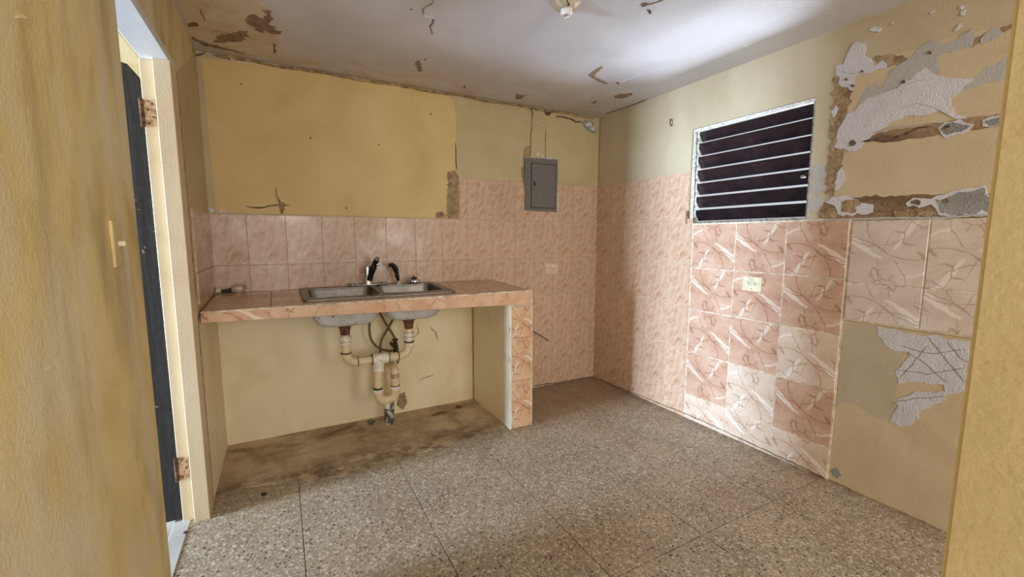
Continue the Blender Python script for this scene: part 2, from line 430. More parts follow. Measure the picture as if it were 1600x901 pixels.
def strip_bm(pts, nrm, w, t, jit=.003):
    pts = [Vector(p) for p in pts]; nrm = Vector(nrm); L = []; R = []
    fine = []
    for a, b in zip(pts, pts[1:]):
        k = max(1, int((b-a).length/.025))
        fine += [a+(b-a)*i/k for i in range(k)]
    fine.append(pts[-1])
    for i, p in enumerate(fine):
        t0 = (fine[min(i+1, len(fine)-1)]-fine[max(0, i-1)]).normalized(); e = t0.cross(nrm)
        p = p + e*jit*2*mnoise.noise(p*50)
        ww = w*(.6+.7*abs(mnoise.noise(p*40)))/2*(1 if 0 < i < len(fine)-1 else .3)
        L.append(p+e*ww); R.append(p-e*ww)
    bm = bmesh.new(); n = len(fine)
    lo = [[bm.verts.new(q) for q in s] for s in (L, R)]; hi = [[bm.verts.new(q+nrm*t) for q in s] for s in (L, R)]
    for i in range(n-1):
        bm.faces.new((hi[0][i], hi[0][i+1], hi[1][i+1], hi[1][i]))
        for s in (0, 1): bm.faces.new((lo[s][i], lo[s][i+1], hi[s][i+1], hi[s][i]))
    for i in (0, n-1): bm.faces.new((lo[0][i], hi[0][i], hi[1][i], lo[1][i]))
    bmesh.ops.recalc_face_normals(bm, faces=bm.faces[:])
    return bm

H = 2.45; XL = -3.03; WT = .11
# ------------------------------------------------------------------ setting
WB = shell('wall_back', box_bm((-3.4, 0, -.06), (.12, .15, H+.1)), 'khaki', 'back wall with faded yellow paint above pink tiles', 'wall')
WIN = (-1.85, -1.04, 1.462, 2.128)
WR = shell('wall_right', slab_holes((-4.2, 0, -.06, H+.1), [WIN], (1, 2, 0), 0, .12), 'stone', 'right hand wall holding the louvre window and veined tiles', 'wall')
yn = at(225, 450, 0, XL).y; DZ = 2.11; YF = -.70
bm = bmesh.new()
prof = [(0, -.06), (0, H+.1), (-5.5, H+.1), (-5.5, -.06), (yn, -.06), (yn, DZ+.004), (YF, DZ+.004), (YF, -.06)]
f = bm.faces.new([bm.verts.new((XL, y, z)) for y, z in prof])
r = bmesh.ops.extrude_face_region(bm, geom=[f])
for v in r['geom']:
    if isinstance(v, bmesh.types.BMVert): v.co.x -= WT
ed = [e for e in bm.edges if all(abs(v.co.x-XL) < 1e-5 and abs(v.co.y-yn) < 1e-5 for v in e.verts)]
bmesh.ops.bevel(bm, geom=ed, offset=.022, segments=4, affect='EDGES')
bmesh.ops.recalc_face_normals(bm, faces=bm.faces[:])
WL = shell('wall_left', bm, 'yellow_fg', 'streaked yellow left wall with the doorway in it', 'wall')
xe = -2.05; ye = at(1526, 450, 0, xe).y
bm = box_bm((xe, ye-.16, -.06), (xe+.5, ye, H+.1))
ed = [e for e in bm.edges if all(abs(v.co.x-xe) < 1e-5 and abs(v.co.y-ye) < 1e-5 for v in e.verts)]
bmesh.ops.bevel(bm, geom=ed, offset=.004, segments=4, affect='EDGES')
WF = shell('wall_front', bm, 'yellow_pier', 'near yellow pier of the front wall beside the opening', 'wall')
CE = shell('ceiling', box_bm((-3.4, -4.2, H), (.12, .15, H+.15)), 'ceiling', 'white ceiling with peeling stained corner', 'ceiling')
FL = shell('floor', box_bm((-3.17, -5.5, -.08), (.12, .0, -.008)), 'joint', 'speckled terrazzo floor with thin joints', 'floor')
bm = box_bm((-14, -12, -.2), (14, 9, -.1)); shell('ground', bm, 'ground', 'pale concrete ground outside the house', 'ground')
bm = box_bm((-4.7, -2.6, 2.32), (-3.14, .4, 2.42)); shell('trim_3', bm, 'peach', 'beige roof overhang outside the doorway', 'eave')

# terrazzo slabs
xs = [-3.17, -2.632, -2.092, -1.552, -1.012, -.472, 0]; ys = [-5.5, -4.7, -3.37, -2.04, -.71, 0]
for i in range(len(xs)-1):
    for j in range(len(ys)-1):
        g = .0018
        link('floor_slab', box_bm((xs[i]+g, ys[j]+g, -.03), (xs[i+1]-g, ys[j+1]-g, 0), .0012), 'terrazzo', FL)
# rough screed under the counter
pts = [(-3.03, -.0), (-3.03, -.62), (-2.9, -.60), (-2.69, -.67), (-2.4, -.745), (-2.1, -.72), (-1.75, -.675), (-1.45, -.63), (-1.28, -.60), (-1.28, 0)]
o = link('cement_screed', poly_bm([(x, y, -.001) for x, y in pts], (0, 0, 1), .006, .006, .03), 'screed', FL)
# pale strip that paints the sunlit patch on the doorway floor
link('sunlit_strip', box_bm((-3.17, yn, -.03), (-3.105, -.7, .004), .002), 'ground', FL)

# ------------------------------------------------------------------ wall tiles
_tm = {}
def tile_mesh(w, h, mat, t=.008, ch=.0016):
    k = (round(w, 3), round(h, 3), mat, t)
    if k in _tm: return _tm[k]
    me = bpy.data.meshes.new('wall_tile'); x, y = w/2, h/2; a, b = x-ch, y-ch
    V = [(-x,-y,0),(x,-y,0),(x,y,0),(-x,y,0),(-x,-y,t-ch),(x,-y,t-ch),(x,y,t-ch),(-x,y,t-ch),(-a,-b,t),(a,-b,t),(a,b,t),(-a,b,t)]
    Fc = [(8,9,10,11),(3,2,1,0)]
    for i in range(4):
        j = (i+1) % 4; Fc += [(i, j, j+4, i+4), (i+4, j+4, j+8, i+8)]
    me.from_pydata(V, [], Fc); me.materials.append(M[mat]); _tm[k] = me; return me
ROT = {'back': (math.pi/2, 0, 0), 'right': (math.pi/2, 0, -math.pi/2), 'left': (math.pi/2, 0, math.pi/2), 'up': (0, 0, 0)}
def tile(wall, parent, u0, u1, z0, z1, off, mat, gap=.003, t=.008, name='wall_tile', flip=0, wob=.0005, at_n=0.0):
    """u: x on the back wall, y on the side walls"""
    w, h = abs(u1-u0)-gap, abs(z1-z0)-gap
    o = bpy.data.objects.new(name, tile_mesh(w, h, mat, t)); COL.objects.link(o)
    cu, cz = (u0+u1)/2, (z0+z1)/2; d = off + random.uniform(-wob, wob)
    loc = {'back': (cu, at_n-d, cz), 'right': (at_n-d, cu, cz), 'left': (at_n+d, cu, cz)}[wall]
    o.location = loc
    q = Matrix.Rotation(ROT[wall][2], 4, 'Z') @ Matrix.Rotation(math.pi/2, 4, 'X')
    q = q @ Matrix.Rotation(random.gauss(0, .0016), 4, 'X') @ Matrix.Rotation(random.gauss(0, .0016), 4, 'Y')
    if flip: q = q @ Matrix.Rotation(math.pi, 4, 'Z')
    o.rotation_euler = q.to_euler()
    o.parent = parent; o.matrix_parent_inverse = Matrix.Translation(-parent.location)
    return o
CX_ = [-3.03, -2.834, -2.614, -2.395, -2.182, -1.965, -1.747, -1.535, -1.325, -1.104, -.882, -.695, -.5, -.277, -.068, 0]
RZ = [0, .205, .53, .855, 1.18, 1.502, 1.827]
for i in range(len(CX_)-1):
    for j in range(len(RZ)-1):
        a, b, c, d = CX_[i], CX_[i+1], RZ[j], RZ[j+1]
        if d > 1.6:
            if b < -1.36: continue
            if a < -1.36: a = -1.39
        if i == 8 and d > 1.6: a = -1.325
        if b <= -1.1 and d <= .9: continue
        if b <= -1.1 and c < .9: c = 1.0
        if a < -1.11 and c < .9: a = -1.11
        tile('back', WB, a, b, c, d, .003, 'tile', .0028)
tile('back', WB, -1.392, -1.325, RZ[5], RZ[6], .003, 'tile', .0028)
link('grout', slab_holes((-3.03, 0, 0, 1.827), [(-3.03, -1.392, 1.502, 1.827), (-3.03, -1.12, 0, 1.0)], (0, 2, 1), 0, -.0080), 'grout', WB)
SY = [0, -.225, -.445, -.662, -.878, -1.09]; SZ = [0, .195, .52, .845, 1.17, 1.498, 1.83]
for i in range(5):
    for j in range(6):
        a, b = SY[i], SY[i+1]
        if j == 5 and i == 4: b = -1.035
        tile('right', WR, a, b, SZ[j], SZ[j+1], .003, 'tile', .0028)
bm = slab_holes((-2.075, 0, 0, 1.83), [(-2.075, -1.036, 1.458, 1.83)], (1, 2, 0), 0, -.0085); link('grout', bm, 'grout_white', WR)
BY = [-1.096, -1.43, -1.753, -2.072]; BZ = [0, .187, .513, .832, 1.138, 1.452]
pale = {(2, 2), (1, 1), (0, 0), (1, 0), (2, 0)}
for i in range(3):
    for j in range(5):
        tile('right', WR, BY[i], BY[i+1], BZ[j], BZ[j+1], .003, 'big_pale' if (i, j) in pale else 'big', .0075, .009, flip=(i+j) % 2)
RY = [-2.08, -2.39, -2.70, -3.01]; RZ2 = [.925, 1.122, 1.437]
bm = slab_holes((-3.02, -2.078, .92, 1.44), [], (1, 2, 0), 0, -.0085); link('grout', bm, 'grout_white', WR)
for i in range(3):
    for j in range(2):
        tile('right', WR, RY[i], RY[i+1], RZ2[j], RZ2[j+1], .003, 'big_grey', .006, .009, flip=(i+j) % 2)
for a, b, c, d in ((-.2, -.005, 1.18, 1.5), (-.2, -.005, 1.02, 1.18), (-.40, -.2, 1.18, 1.5), (-.40, -.2, 1.02, 1.18), (-.62, -.4, 1.18, 1.5), (-.62, -.4, 1.02, 1.18)):
    tile('left', WL, a, b, c, d, .001, 'tile', .0028, at_n=XL)

# ------------------------------------------------------------------ patches, stains and cracks on the walls
def patch(parent, pts, axis, val, t, mat, name='paint_patch', jit=.004, step=.02):
    n = [0, 0, 0]; n[axis] = 1 if (axis == 0 and val < -1) else -1
    P = [at(x, y, axis, val) for x, y in pts]
    return link(name, poly_bm(P, n, t, jit, step), mat, parent)
def crack(parent, pts, axis, val, w, t=.0025, mat='crack', name='crack', jit=.003):
    n = [0, 0, 0]; n[axis] = 1 if (axis == 0 and val < -1) else -1
    return link(name, strip_bm([at(x, y, axis, val) for x, y in pts], n, w*.7, t, jit), mat, parent)
k5 = lambda L: [(680+x/3.004, 140+y/3.004) for x, y in L]
k6 = lambda L: [(260+x/3.2, y/3.2) for x, y in L]
k7 = lambda L: [(740+x/2.857, y/2.857) for x, y in L]
k8 = lambda L: [(1260+x/2.503, y/2.503) for x, y in L]
kL = lambda L: [(1260+x/1.576, 330+y/1.576) for x, y in L]
kF = lambda L: [(260+x/2.667, 580+y/2.667) for x, y in L]

# back wall: fresh yellow field where the cupboards hung
P = [at(*q, 1, 0) for q in [(318, 333), (312, 95), (345, 95), (500, 122), (650, 147), (690, 153), (706, 160), (713, 175), (713, 230), (712, 300)]]
P = [Vector((-2.99, 0, 1.512)), Vector((-3.0, 0, 2.41)), Vector((-2.7, 0, 2.44)), Vector((-1.50, 0, 2.44)), Vector((-1.43, 0, 2.40)), Vector((-1.405, 0, 2.30)), Vector((-1.41, 0, 1.9)), Vector((-1.40, 0, 1.507))]
link('paint_patch', poly_bm(P, (0, -1, 0), .0025, .002, .03), 'yellow', WB)
link('paint_patch', poly_bm([(-3.03, 0, 0), (-3.03, 0, .93), (-1.29, 0, .93), (-1.29, 0, 0)], (0, -1, 0), .003, 0, .5), 'cream', WB)
link('paint_patch', poly_bm([(XL, -.66, 0), (XL, -.66, .93), (XL, -.0, .93), (XL, -.0, 0)], (1, 0, 0), .003, 0, .5), 'cream', WL)
link('paint_patch', poly_bm([(XL, -.69, 1.5), (XL, -.69, 2.1), (XL, 0, 2.44), (XL, 0, 1.5)], (1, 0, 0), .002, 0, .5), 'khaki', WL)
patch(WB, k5([(58, 385), (92, 378), (104, 400), (104, 603), (60, 602), (48, 570), (58, 500)]), 1, 0, .006, 'crumble', 'exposed_render', .008, .012)
patch(WB, k5([(2, 575), (30, 572), (50, 590), (52, 602), (2, 602)]), 1, 0, .004, 'crumble', 'exposed_render', .004, .012)
crack(WB, k5([(95, 250), (96, 310), (98, 380)]), 1, 0, .018, .004)
crack(WB, k5([(412, 82), (440, 80), (456, 105), (450, 200), (447, 312)]), 1, 0, .022, .004, 'crack_soft')
crack(WB, k5([(517, 178), (518, 250), (517, 322)]), 1, 0, .014, .004, 'crack_soft')
crack(WB, k5([(410, 85), (430, 125), (445, 145)]), 1, 0, .012, .003, 'plaster')
crack(WB, k5([(466, 150), (490, 160), (512, 175)]), 1, 0, .014, .003, 'plaster')
patch(WB, k5([(418, 275), (440, 262), (446, 312), (414, 316)]), 1, 0, .005, 'crumble', 'exposed_render', .004, .012)
for q in ([(478, 292), (486, 300), (480, 318), (474, 310)], [(500, 300), (508, 312), (502, 325), (496, 315)], [(520, 318), (545, 320), (544, 328), (518, 326)]):
    patch(WB, k5(q), 1, 0, .004, 'plaster', 'plaster_patch', .002, .01)
patch(WB, k5([(512, 104), (552, 98), (545, 112), (528, 124), (518, 116)]), 1, 0, .006, 'crack', 'plaster_hole', .005, .01)
crack(WB, k5([(565, 128), (590, 126), (630, 136), (660, 150), (690, 152)]), 1, 0, .026, .004, 'crack')
patch(WB, k5([(680, 152), (710, 143), (740, 148), (742, 170), (757, 196), (748, 206), (722, 198), (700, 178)]), 1, 0, .005, 'cement', 'plaster_hole', .008, .012)
for q in ([(700, 160), (725, 152), (735, 168), (712, 176)], [(722, 178), (742, 176), (748, 192), (730, 194)]):
    patch(WB, k5(q), 1, 0, .011, 'plaster', 'plaster_patch', .004, .01)
kA = lambda L: [(160+x/3.753, y/3.753) for x, y in L]
kB = lambda L: [(160+x/3.466, 240+y/3.466) for x, y in L]
patch(WB, kA([(680, 315), (715, 322), (740, 318), (770, 340), (755, 355), (725, 340), (700, 330)]), 1, 0, .005, 'plaster', 'plaster_patch', .005, .01)
patch(WB, kA([(722, 330), (745, 322), (755, 345), (742, 355)]), 1, 0, .007, 'crack', 'plaster_hole', .004, .01)
crack(WB, kA([(795, 360), (835, 366), (890, 375)]), 1, 0, .014, .004, 'plaster')
crack(WB, kA([(515, 312), (545, 325), (590, 318), (612, 292)]), 1, 0, .018, .004)
patch(WB, kA([(806, 488), (818, 488), (818, 497), (806, 497)]), 1, 0, .004, 'crack', 'nail_hole', .002, .01)
crack(WB, kB([(545, 320), (540, 250), (528, 150), (520, 20)]), 1, 0, .012, .004, 'crack_soft')
crack(WB, kB([(548, 130), (553, 190), (560, 240), (565, 300)]), 1, 0, .03, .004, 'crack_soft')
crack(WB, kB([(770, 282), (800, 290), (850, 294), (905, 282), (950, 278), (1015, 278)]), 1, 0, .016, .004, 'crack')
crack(WB, kB([(938, 182), (945, 230), (965, 270), (975, 326)]), 1, 0, .02, .004, 'crack_soft')
patch(WB, kB([(955, 265), (985, 262), (982, 326), (962, 326)]), 1, 0, .0045, 'crumble', 'exposed_render', .006, .012)
patch(WB, kB([(578, 285), (600, 292), (612, 314), (580, 316)]), 1, 0, .005, 'plaster', 'plaster_patch', .006, .01)
patch(WB, kB([(632, 314), (675, 304), (670, 312), (640, 320)]), 1, 0, .005, 'plaster', 'plaster_patch', .004, .01)
for x, y in ((485, 216), (541, 325), (673, 178), (592, 226)):
    patch(WB, [(x-1.5, y-1.5), (x+1.5, y-1), (x+1, y+1.5), (x-1, y+1)], 1, 0, .005, 'crack', 'nail_hole', .001, .01)
# under the counter
crack(WB, [(390, 695), (420, 688), (450, 686), (455, 680)], 1, 0, .012, .005, 'crack')
crack(WB, [(672, 511), (680, 518), (684, 532)], 1, 0, .012, .005)
crack(WB, [(652, 506), (654, 520), (648, 524)], 1, 0, .01, .005)
crack(WB, [(655, 594), (668, 588), (678, 584)], 1, 0, .012, .005, 'crack_soft')
patch(WB, [(622, 615), (632, 612), (636, 628), (628, 640), (620, 634)], 1, 0, .005, 'crumble', 'exposed_render', .006, .012)
crack(WB, [(346, 703), (440, 684), (540, 665), (640, 645), (732, 627)], 1, 0, .016, .005, 'crack_soft')
crack(WB, [(640, 645), (690, 636), (732, 626)], 1, 0, .02, .006, 'crack')
crack(WB, [(834, 602), (880, 596), (924, 588)], 1, -.011, .012, .004, 'crack')
# right wall
patch(WR, k8([(140, 300), (260, 236), (400, 196), (560, 150), (700, 118), (860, 76), (800, 450), (760, 770), (130, 790), (105, 760), (150, 600)]), 0, 0, .002, 'peach', 'paint_patch', .006, .03)
patch(WR, k8([(108, 300), (160, 310), (172, 370), (165, 440), (130, 510), (105, 570), (150, 590), (140, 660), (115, 760), (85, 775), (75, 700), (90, 600), (95, 480), (105, 380)]), 0, 0, .0035, 'crumble', 'exposed_render', .012, .015)
patch(WR, k8([(260, 235), (330, 212), (400, 228), (360, 255), (310, 268)]), 0, 0, .0035, 'crumble', 'exposed_render', .008, .015)
patch(WR, k8([(640, 165), (700, 132), (830, 85), (832, 105), (770, 125), (700, 160), (650, 185)]), 0, 0, .003, 'band', 'exposed_render', .006, .015)
patch(WR, k8([(190, 430), (235, 350), (270, 330), (300, 345), (325, 280), (380, 245), (420, 215), (440, 185), (490, 160), (545, 175), (600, 150), (640, 120), (662, 140), (650, 180), (600, 195), (550, 205), (515, 225), (520, 290), (470, 275), (380, 330), (300, 365)]), 0, 0, .0045, 'plaster_grey', 'plaster_patch', .006)
patch(WR, k8([(620, 330), (700, 270), (800, 212), (820, 215), (800, 300), (700, 330), (600, 362), (560, 370)]), 0, 0, .0028, 'plaster_grey', 'plaster_patch', .006)
patch(WR, k8([(115, 535), (150, 470), (190, 430), (240, 385), (300, 360), (330, 355), (360, 345), (385, 320), (430, 295), (465, 270), (500, 290), (530, 300), (600, 310), (655, 305), (600, 360), (565, 385), (565, 435), (600, 455), (630, 465), (610, 475), (560, 455), (520, 430), (480, 450), (440, 455), (390, 460), (330, 480), (270, 520), (230, 560), (190, 595), (150, 585), (115, 575)]), 0, 0, .006, 'plaster', 'plaster_patch', .008)
patch(WR, k8([(118, 262), (150, 250), (165, 200), (200, 160), (228, 175), (225, 215), (255, 230), (265, 260), (300, 235), (318, 250), (315, 270), (280, 275), (240, 285), (190, 300), (190, 330), (180, 360), (160, 345), (125, 330), (135, 300), (118, 290)]), 0, 0, .0055, 'plaster', 'plaster_patch', .006)
patch(WR, k8([(685, 150), (720, 120), (750, 105), (772, 130), (755, 150), (710, 165), (685, 170)]), 0, 0, .005, 'plaster_grey', 'plaster_patch', .005)
patch(WR, k8([(222, 552), (290, 515), (440, 495), (520, 480), (640, 460), (780, 443), (778, 492), (640, 510), (520, 530), (400, 545), (300, 558)]), 0, 0, .0035, 'band', 'exposed_render', .004)
crack(WR, k8([(220, 553), (300, 545), (370, 535), (410, 515), (440, 500), (490, 497)]), 0, 0, .02, .006)
patch(WR, k8([(515, 500), (545, 475), (600, 468), (655, 485), (640, 510), (580, 530), (525, 525)]), 0, 0, .006, 'plaster', 'plaster_patch', .008)
patch(WR, k8([(525, 505), (550, 485), (600, 476), (640, 490), (630, 505), (580, 522), (532, 520)]), 0, 0, .0075, 'cement', 'plaster_patch', .006)
patch(WR, k8([(690, 470), (720, 455), (775, 448), (772, 488), (720, 503), (690, 495)]), 0, 0, .006, 'plaster', 'plaster_patch', .006)
patch(WR, k8([(700, 476), (725, 463), (772, 456), (770, 484), (722, 495)]), 0, 0, .0075, 'cement', 'plaster_patch', .005)
patch(WR, k8([(50, 852), (70, 790), (180, 770), (330, 765), (500, 758), (730, 755), (720, 850), (300, 852)]), 0, 0, .003, 'band', 'exposed_render', .006)
patch(WR, k8([(52, 850), (60, 810), (100, 800), (130, 850)]), 0, 0, .005, 'crumble', 'exposed_render', .01, .012)
patch(WR, k8([(75, 790), (120, 765), (170, 765), (215, 790), (262, 800), (262, 830), (200, 840), (140, 848), (120, 820)]), 0, 0, .006, 'plaster', 'plaster_patch', .008)
patch(WR, k8([(138, 790), (170, 780), (205, 782), (215, 795), (190, 812), (196, 830), (160, 836), (135, 825), (145, 808)]), 0, 0, .0075, 'crumble', 'exposed_render', .008, .012)
patch(WR, k8([(390, 795), (420, 770), (490, 780), (515, 765), (600, 745), (690, 730), (730, 770), (722, 835), (600, 845), (520, 840), (490, 800), (400, 808)]), 0, 0, .006, 'plaster', 'plaster_patch', .008)
patch(WR, k8([(505, 775), (600, 755), (690, 738), (726, 775), (718, 828), (600, 838), (525, 832)]), 0, 0, .008, 'cement', 'plaster_patch', .01)
patch(WR, k8([(340, 825), (430, 815), (510, 830), (505, 846), (350, 848)]), 0, 0, .007, 'crumble', 'exposed_render', .008, .012)
for q in ([(30, 655), (60, 640), (75, 660), (65, 700), (25, 705)], [(25, 718), (70, 706), (80, 740), (40, 762), (20, 750)], [(20, 775), (60, 765), (66, 800), (30, 830), (14, 815)]):
    patch(WR, k8(q), 0, 0, .003, 'plaster_grey', 'plaster_patch', .005)
for q in ([(100, 440), (120, 412), (130, 425), (118, 450), (104, 460)], [(245, 120), (270, 105), (295, 110), (285, 128), (255, 125)], [(603, 25), (615, 24), (613, 34), (602, 32)], [(606, 45), (624, 40), (616, 60), (604, 62)], [(578, 122), (600, 92), (606, 100), (590, 118)], [(485, 45), (503, 42), (500, 54), (486, 54)], [(332, 92), (340, 90), (340, 97), (333, 97)], [(120, 680), (140, 650), (150, 700), (125, 745), (112, 740)]):
    patch(WR, k8(q), 0, 0, .005, 'plaster', 'plaster_patch', .004, .01)
for q, r0 in (((184, 560), 15), ((484, 209), 10), ((382, 320), 9), ((183, 335), 8), ((176, 358), 6), ((552, 500), 16), ((432, 790), 18), ((550, 785), 15), ((220, 280), 5), ((158, 312), 6)):
    patch(WR, k8([(q[0]+r0*math.cos(a)*random.uniform(.7, 1.2), q[1]+r0*.7*math.sin(a)*random.uniform(.7, 1.2)) for a in [i*math.pi/4 for i in range(8)]]), 0, 0, .0095, 'crack' if r0 < 12 else 'rubble', 'plaster_hole', .003, .01)
for q in ([(270, 520), (330, 500), (400, 492), (560, 475)], [(240, 400), (330, 350), (420, 320), (480, 310)], [(330, 440), (430, 405), (500, 420), (560, 450)], [(120, 275), (180, 290), (230, 285)]):
    crack(WR, k8(q), 0, 0, .006, .0066, 'plaster_grey')
crack(WR, k8([(50, 862), (300, 852), (500, 852), (720, 842)]), 0, 0, .02, .010, 'plaster_grey', 'mortar_edge')
crack(WR, [(939, 180), (937, 230), (936, 288)], 0, 0, .012, .003, 'crack_soft')
link('paint_patch', poly_bm([(0, -2.078, 0), (0, -2.078, .915), (0, -3.02, .915), (0, -3.02, 0)], (-1, 0, 0), .002, 0, .5), 'peach', WR)
patch(WR, kL([(90, 272), (180, 284), (200, 320), (245, 345), (225, 400), (225, 430), (215, 490), (200, 515), (160, 500), (120, 475), (85, 470), (75, 480)]), 0, 0, .0035, 'olive', 'paint_patch', .004)
patch(WR, kL([(176, 284), (260, 300), (400, 320), (402, 440), (345, 450), (340, 425), (260, 420), (225, 425), (220, 400), (255, 350), (220, 340), (200, 330), (180, 305)]), 0, 0, .005, 'plaster', 'plaster_patch', .006)
patch(WR, kL([(215, 465), (270, 445), (350, 445), (345, 460), (290, 490), (260, 525), (230, 530), (205, 515), (225, 480)]), 0, 0, .005, 'plaster', 'plaster_patch', .006)
patch(WR, kL([(60, 640), (75, 630), (88, 650), (78, 658)]), 0, 0, .005, 'cement', 'plaster_patch', .005, .01)
for q in ([(250, 345), (300, 380), (345, 420)], [(300, 310), (350, 370), (390, 420)], [(225, 390), (300, 400), (390, 385)], [(235, 330), (300, 350), (395, 340)], [(215, 470), (280, 458), (345, 455)], [(350, 320), (380, 360), (400, 372)], [(300, 330), (260, 380), (232, 410)]):
    crack(WR, kL(q), 0, 0, .005, .0065, 'cement')
crack(WR, [(1290, 747), (1370, 784), (1460, 823)], 0, 0, .03, .006, 'crack_soft')
crack(WR, [(1292, 740), (1300, 640), (1316, 500)], 0, -.002, .008, .006, 'crack')
crack(WR, [(926, 588), (1000, 618), (1070, 645), (1180, 695), (1289, 747)], 0, -.0115, .012, .002, 'crack')
# ceiling
patch(CE, k6([(92, 75), (40, -60), (200, -120), (465, -60), (470, 20), (515, 45), (522, 105), (572, 168), (540, 200), (560, 262), (530, 292), (420, 270), (300, 246), (200, 225), (130, 195), (100, 120)]), 2, H, .0025, 'ceiling_bare', 'peeled_area', .012, .03)
patch(CE, k6([(390, 95), (430, 65), (470, 90), (500, 75), (475, 42), (510, 48), (525, 80), (512, 115), (545, 140), (572, 168), (540, 160), (500, 150), (470, 158), (440, 130), (405, 110)]), 2, H, .005, 'ceiling_brown', 'peeled_flake', .012, .015)
patch(CE, k6([(225, 205), (300, 165), (400, 152), (395, 180), (350, 202), (290, 212)]), 2, H, .005, 'ceiling_brown', 'peeled_flake', .014, .015)
patch(CE, k6([(105, 112), (145, 110), (162, 124), (110, 130)]), 2, H, .005, 'crack', 'peeled_flake', .006, .012)
patch(CE, k6([(120, 190), (200, 226), (300, 248), (400, 266), (300, 236), (180, 205), (130, 180)]), 2, H, .005, 'ceiling_brown', 'peeled_flake', .008, .012)
patch(CE, k6([(530, 216), (552, 220), (540, 240), (552, 258), (535, 262), (540, 240)]), 2, H, .005, 'crack', 'peeled_flake', .004, .012)
patch(CE, k6([(1245, 312), (1262, 300), (1278, 330), (1275, 355), (1262, 355), (1250, 335)]), 2, H, .004, 'ceiling_brown', 'peeled_flake', .005, .012)
patch(CE, k6([(1288, 293), (1302, 294), (1298, 299), (1288, 298)]), 2, H, .004, 'crack', 'peeled_flake', .003, .012)
patch(CE, k6([(1484, 430), (1496, 430), (1496, 438), (1486, 438)]), 2, H, .004, 'crack', 'peeled_flake', .003, .012)
patch(CE, k7([(512, 335), (545, 308), (570, 294), (576, 300), (548, 325), (535, 338), (570, 355), (602, 370), (580, 374), (540, 353)]), 2, H, .004, 'ceiling_brown', 'peeled_flake', .004, .012)
patch(CE, k7([(625, 426), (655, 418), (705, 412), (710, 420), (690, 432), (655, 440), (635, 435)]), 2, H, .004, 'ceiling_brown', 'peeled_flake', .005, .012)
patch(CE, k7([(190, 420), (232, 425), (215, 438), (192, 441)]), 2, H, .004, 'ceiling_brown', 'peeled_flake', .005, .012)
patch(CE, k7([(525, 455), (552, 448), (545, 458), (530, 460)]), 2, H, .004, 'ceiling_brown', 'peeled_flake', .004, .012)
patch(CE, k7([(748, 18), (765, 12), (785, 16), (768, 24), (752, 28)]), 2, H, .004, 'crack', 'peeled_flake', .004, .012)
patch(CE, k7([(775, 40), (788, 46), (792, 60), (782, 56)]), 2, H, .004, 'crack', 'peeled_flake', .004, .012)
patch(CE, k7([(636, 366), (652, 366), (645, 376)]), 2, H, .004, 'crack', 'peeled_flake', .003, .012)
for q in ([(1155, 172), (1172, 168), (1178, 176), (1162, 180)], [(1208, 204), (1228, 200), (1224, 208), (1210, 210)]):
    patch(CE, k7(q), 2, H, .003, 'white_paint', 'paint_flake', .003, .012)
crack(CE, k6([(1340, -10), (1325, 15), (1282, 45), (1284, 76)]), 2, H, .012, .003, 'crack_soft')
crack(CE, k6([(1284, 76), (1310, 86), (1338, 90)]), 2, H, .014, .003, 'plaster')
crack(CE, k6([(1338, 92), (1318, 130), (1330, 172)]), 2, H, .012, .003, 'crack')
crack(CE, k6([(170, 42), (182, 75), (192, 102)]), 2, H, .012, .005, 'crack_soft')
crack(CE, k7([(780, 18), (820, 8), (850, -4)]), 2, H, .012, .003, 'crack')
crack(CE, k7([(640, 372), (700, 352), (770, 322)]), 2, H, .012, .002, 'plaster')
crack(CE, k6([(1220, 42), (1230, 48)]), 2, H, .014, .003, 'crack')
crack(CE, [(945, 178), (985, 165), (1010, 155)], 2, H, .02, .003, 'crack')
# cornice bead along the back wall
bm = strip_bm([(-2.95+.1*i, -.004, H-.012+.004*math.sin(i*1.3)) for i in range(30)], (0, -1, 0), .018, .008, .003)
b = link('trim_1', bm, 'crack_soft'); tag(b, 'rough brown plaster bead where back wall meets ceiling', 'trim', kind='structure')

# left foreground wall scars
for q in ([(22, 26), (40, 24), (38, 27), (24, 29)], [(60, 580), (74, 572), (80, 570), (66, 580)]):
    patch(WL, q, 0, XL, .0015, 'yellow_pier', 'paint_flake', .003, .012)

# ------------------------------------------------------------------ doorway
D = thing('door_1', (-3.135, -.80, 0), 'black weathered door leaf swung outward from the doorway', 'door', kind='structure')
bm = bmesh.new()
zt = 2.09
prof = [(-3.137, .015), (-3.137, zt-.12), (-3.145, zt-.05), (-3.175, zt-.01), (-3.21, zt), (-3.86, zt), (-3.86, .015)]
f = bm.faces.new([bm.verts.new((x, -.792, z)) for x, z in prof]); r = bmesh.ops.extrude_face_region(bm, geom=[f])
for v in r['geom']:
    if isinstance(v, bmesh.types.BMVert): v.co.y += .04
bmesh.ops.recalc_face_normals(bm, faces=bm.faces[:])
link('door_leaf', bm, 'door', D)
for z, n_ in ((1.885, 4), (.27, 3)):
    h = link('hinge', box_bm((-3.132, -.806, z-.055), (-3.088, -.8015, z+.055), .001), 'rust_pale', D)
    link('knuckle', tube_bm([(-3.14, -.807, z-.058), (-3.14, -.807, z+.058)], .008, 10), 'rust', h)
    for i in range(n_):
        zz = z-.042+.084*i/(n_-1); x = -3.102 if i % 2 else -3.118
        link('screw', lathe_bm([(.0045, 0), (.004, .001)], (0, 0, 0), n=8), 'rust', h).matrix_world = Matrix.Translation((x, -.8062, zz)) @ Matrix.Rotation(math.pi/2, 4, 'X')
T = thing('trim_2', (-3.08, -.77, 0), 'cream painted timber door frame round the left doorway', 'door frame', kind='structure')
link('frame_post', box_bm((-3.085, -.832, 0), (XL+.006, YF+.002, DZ), .002), 'frame', T)
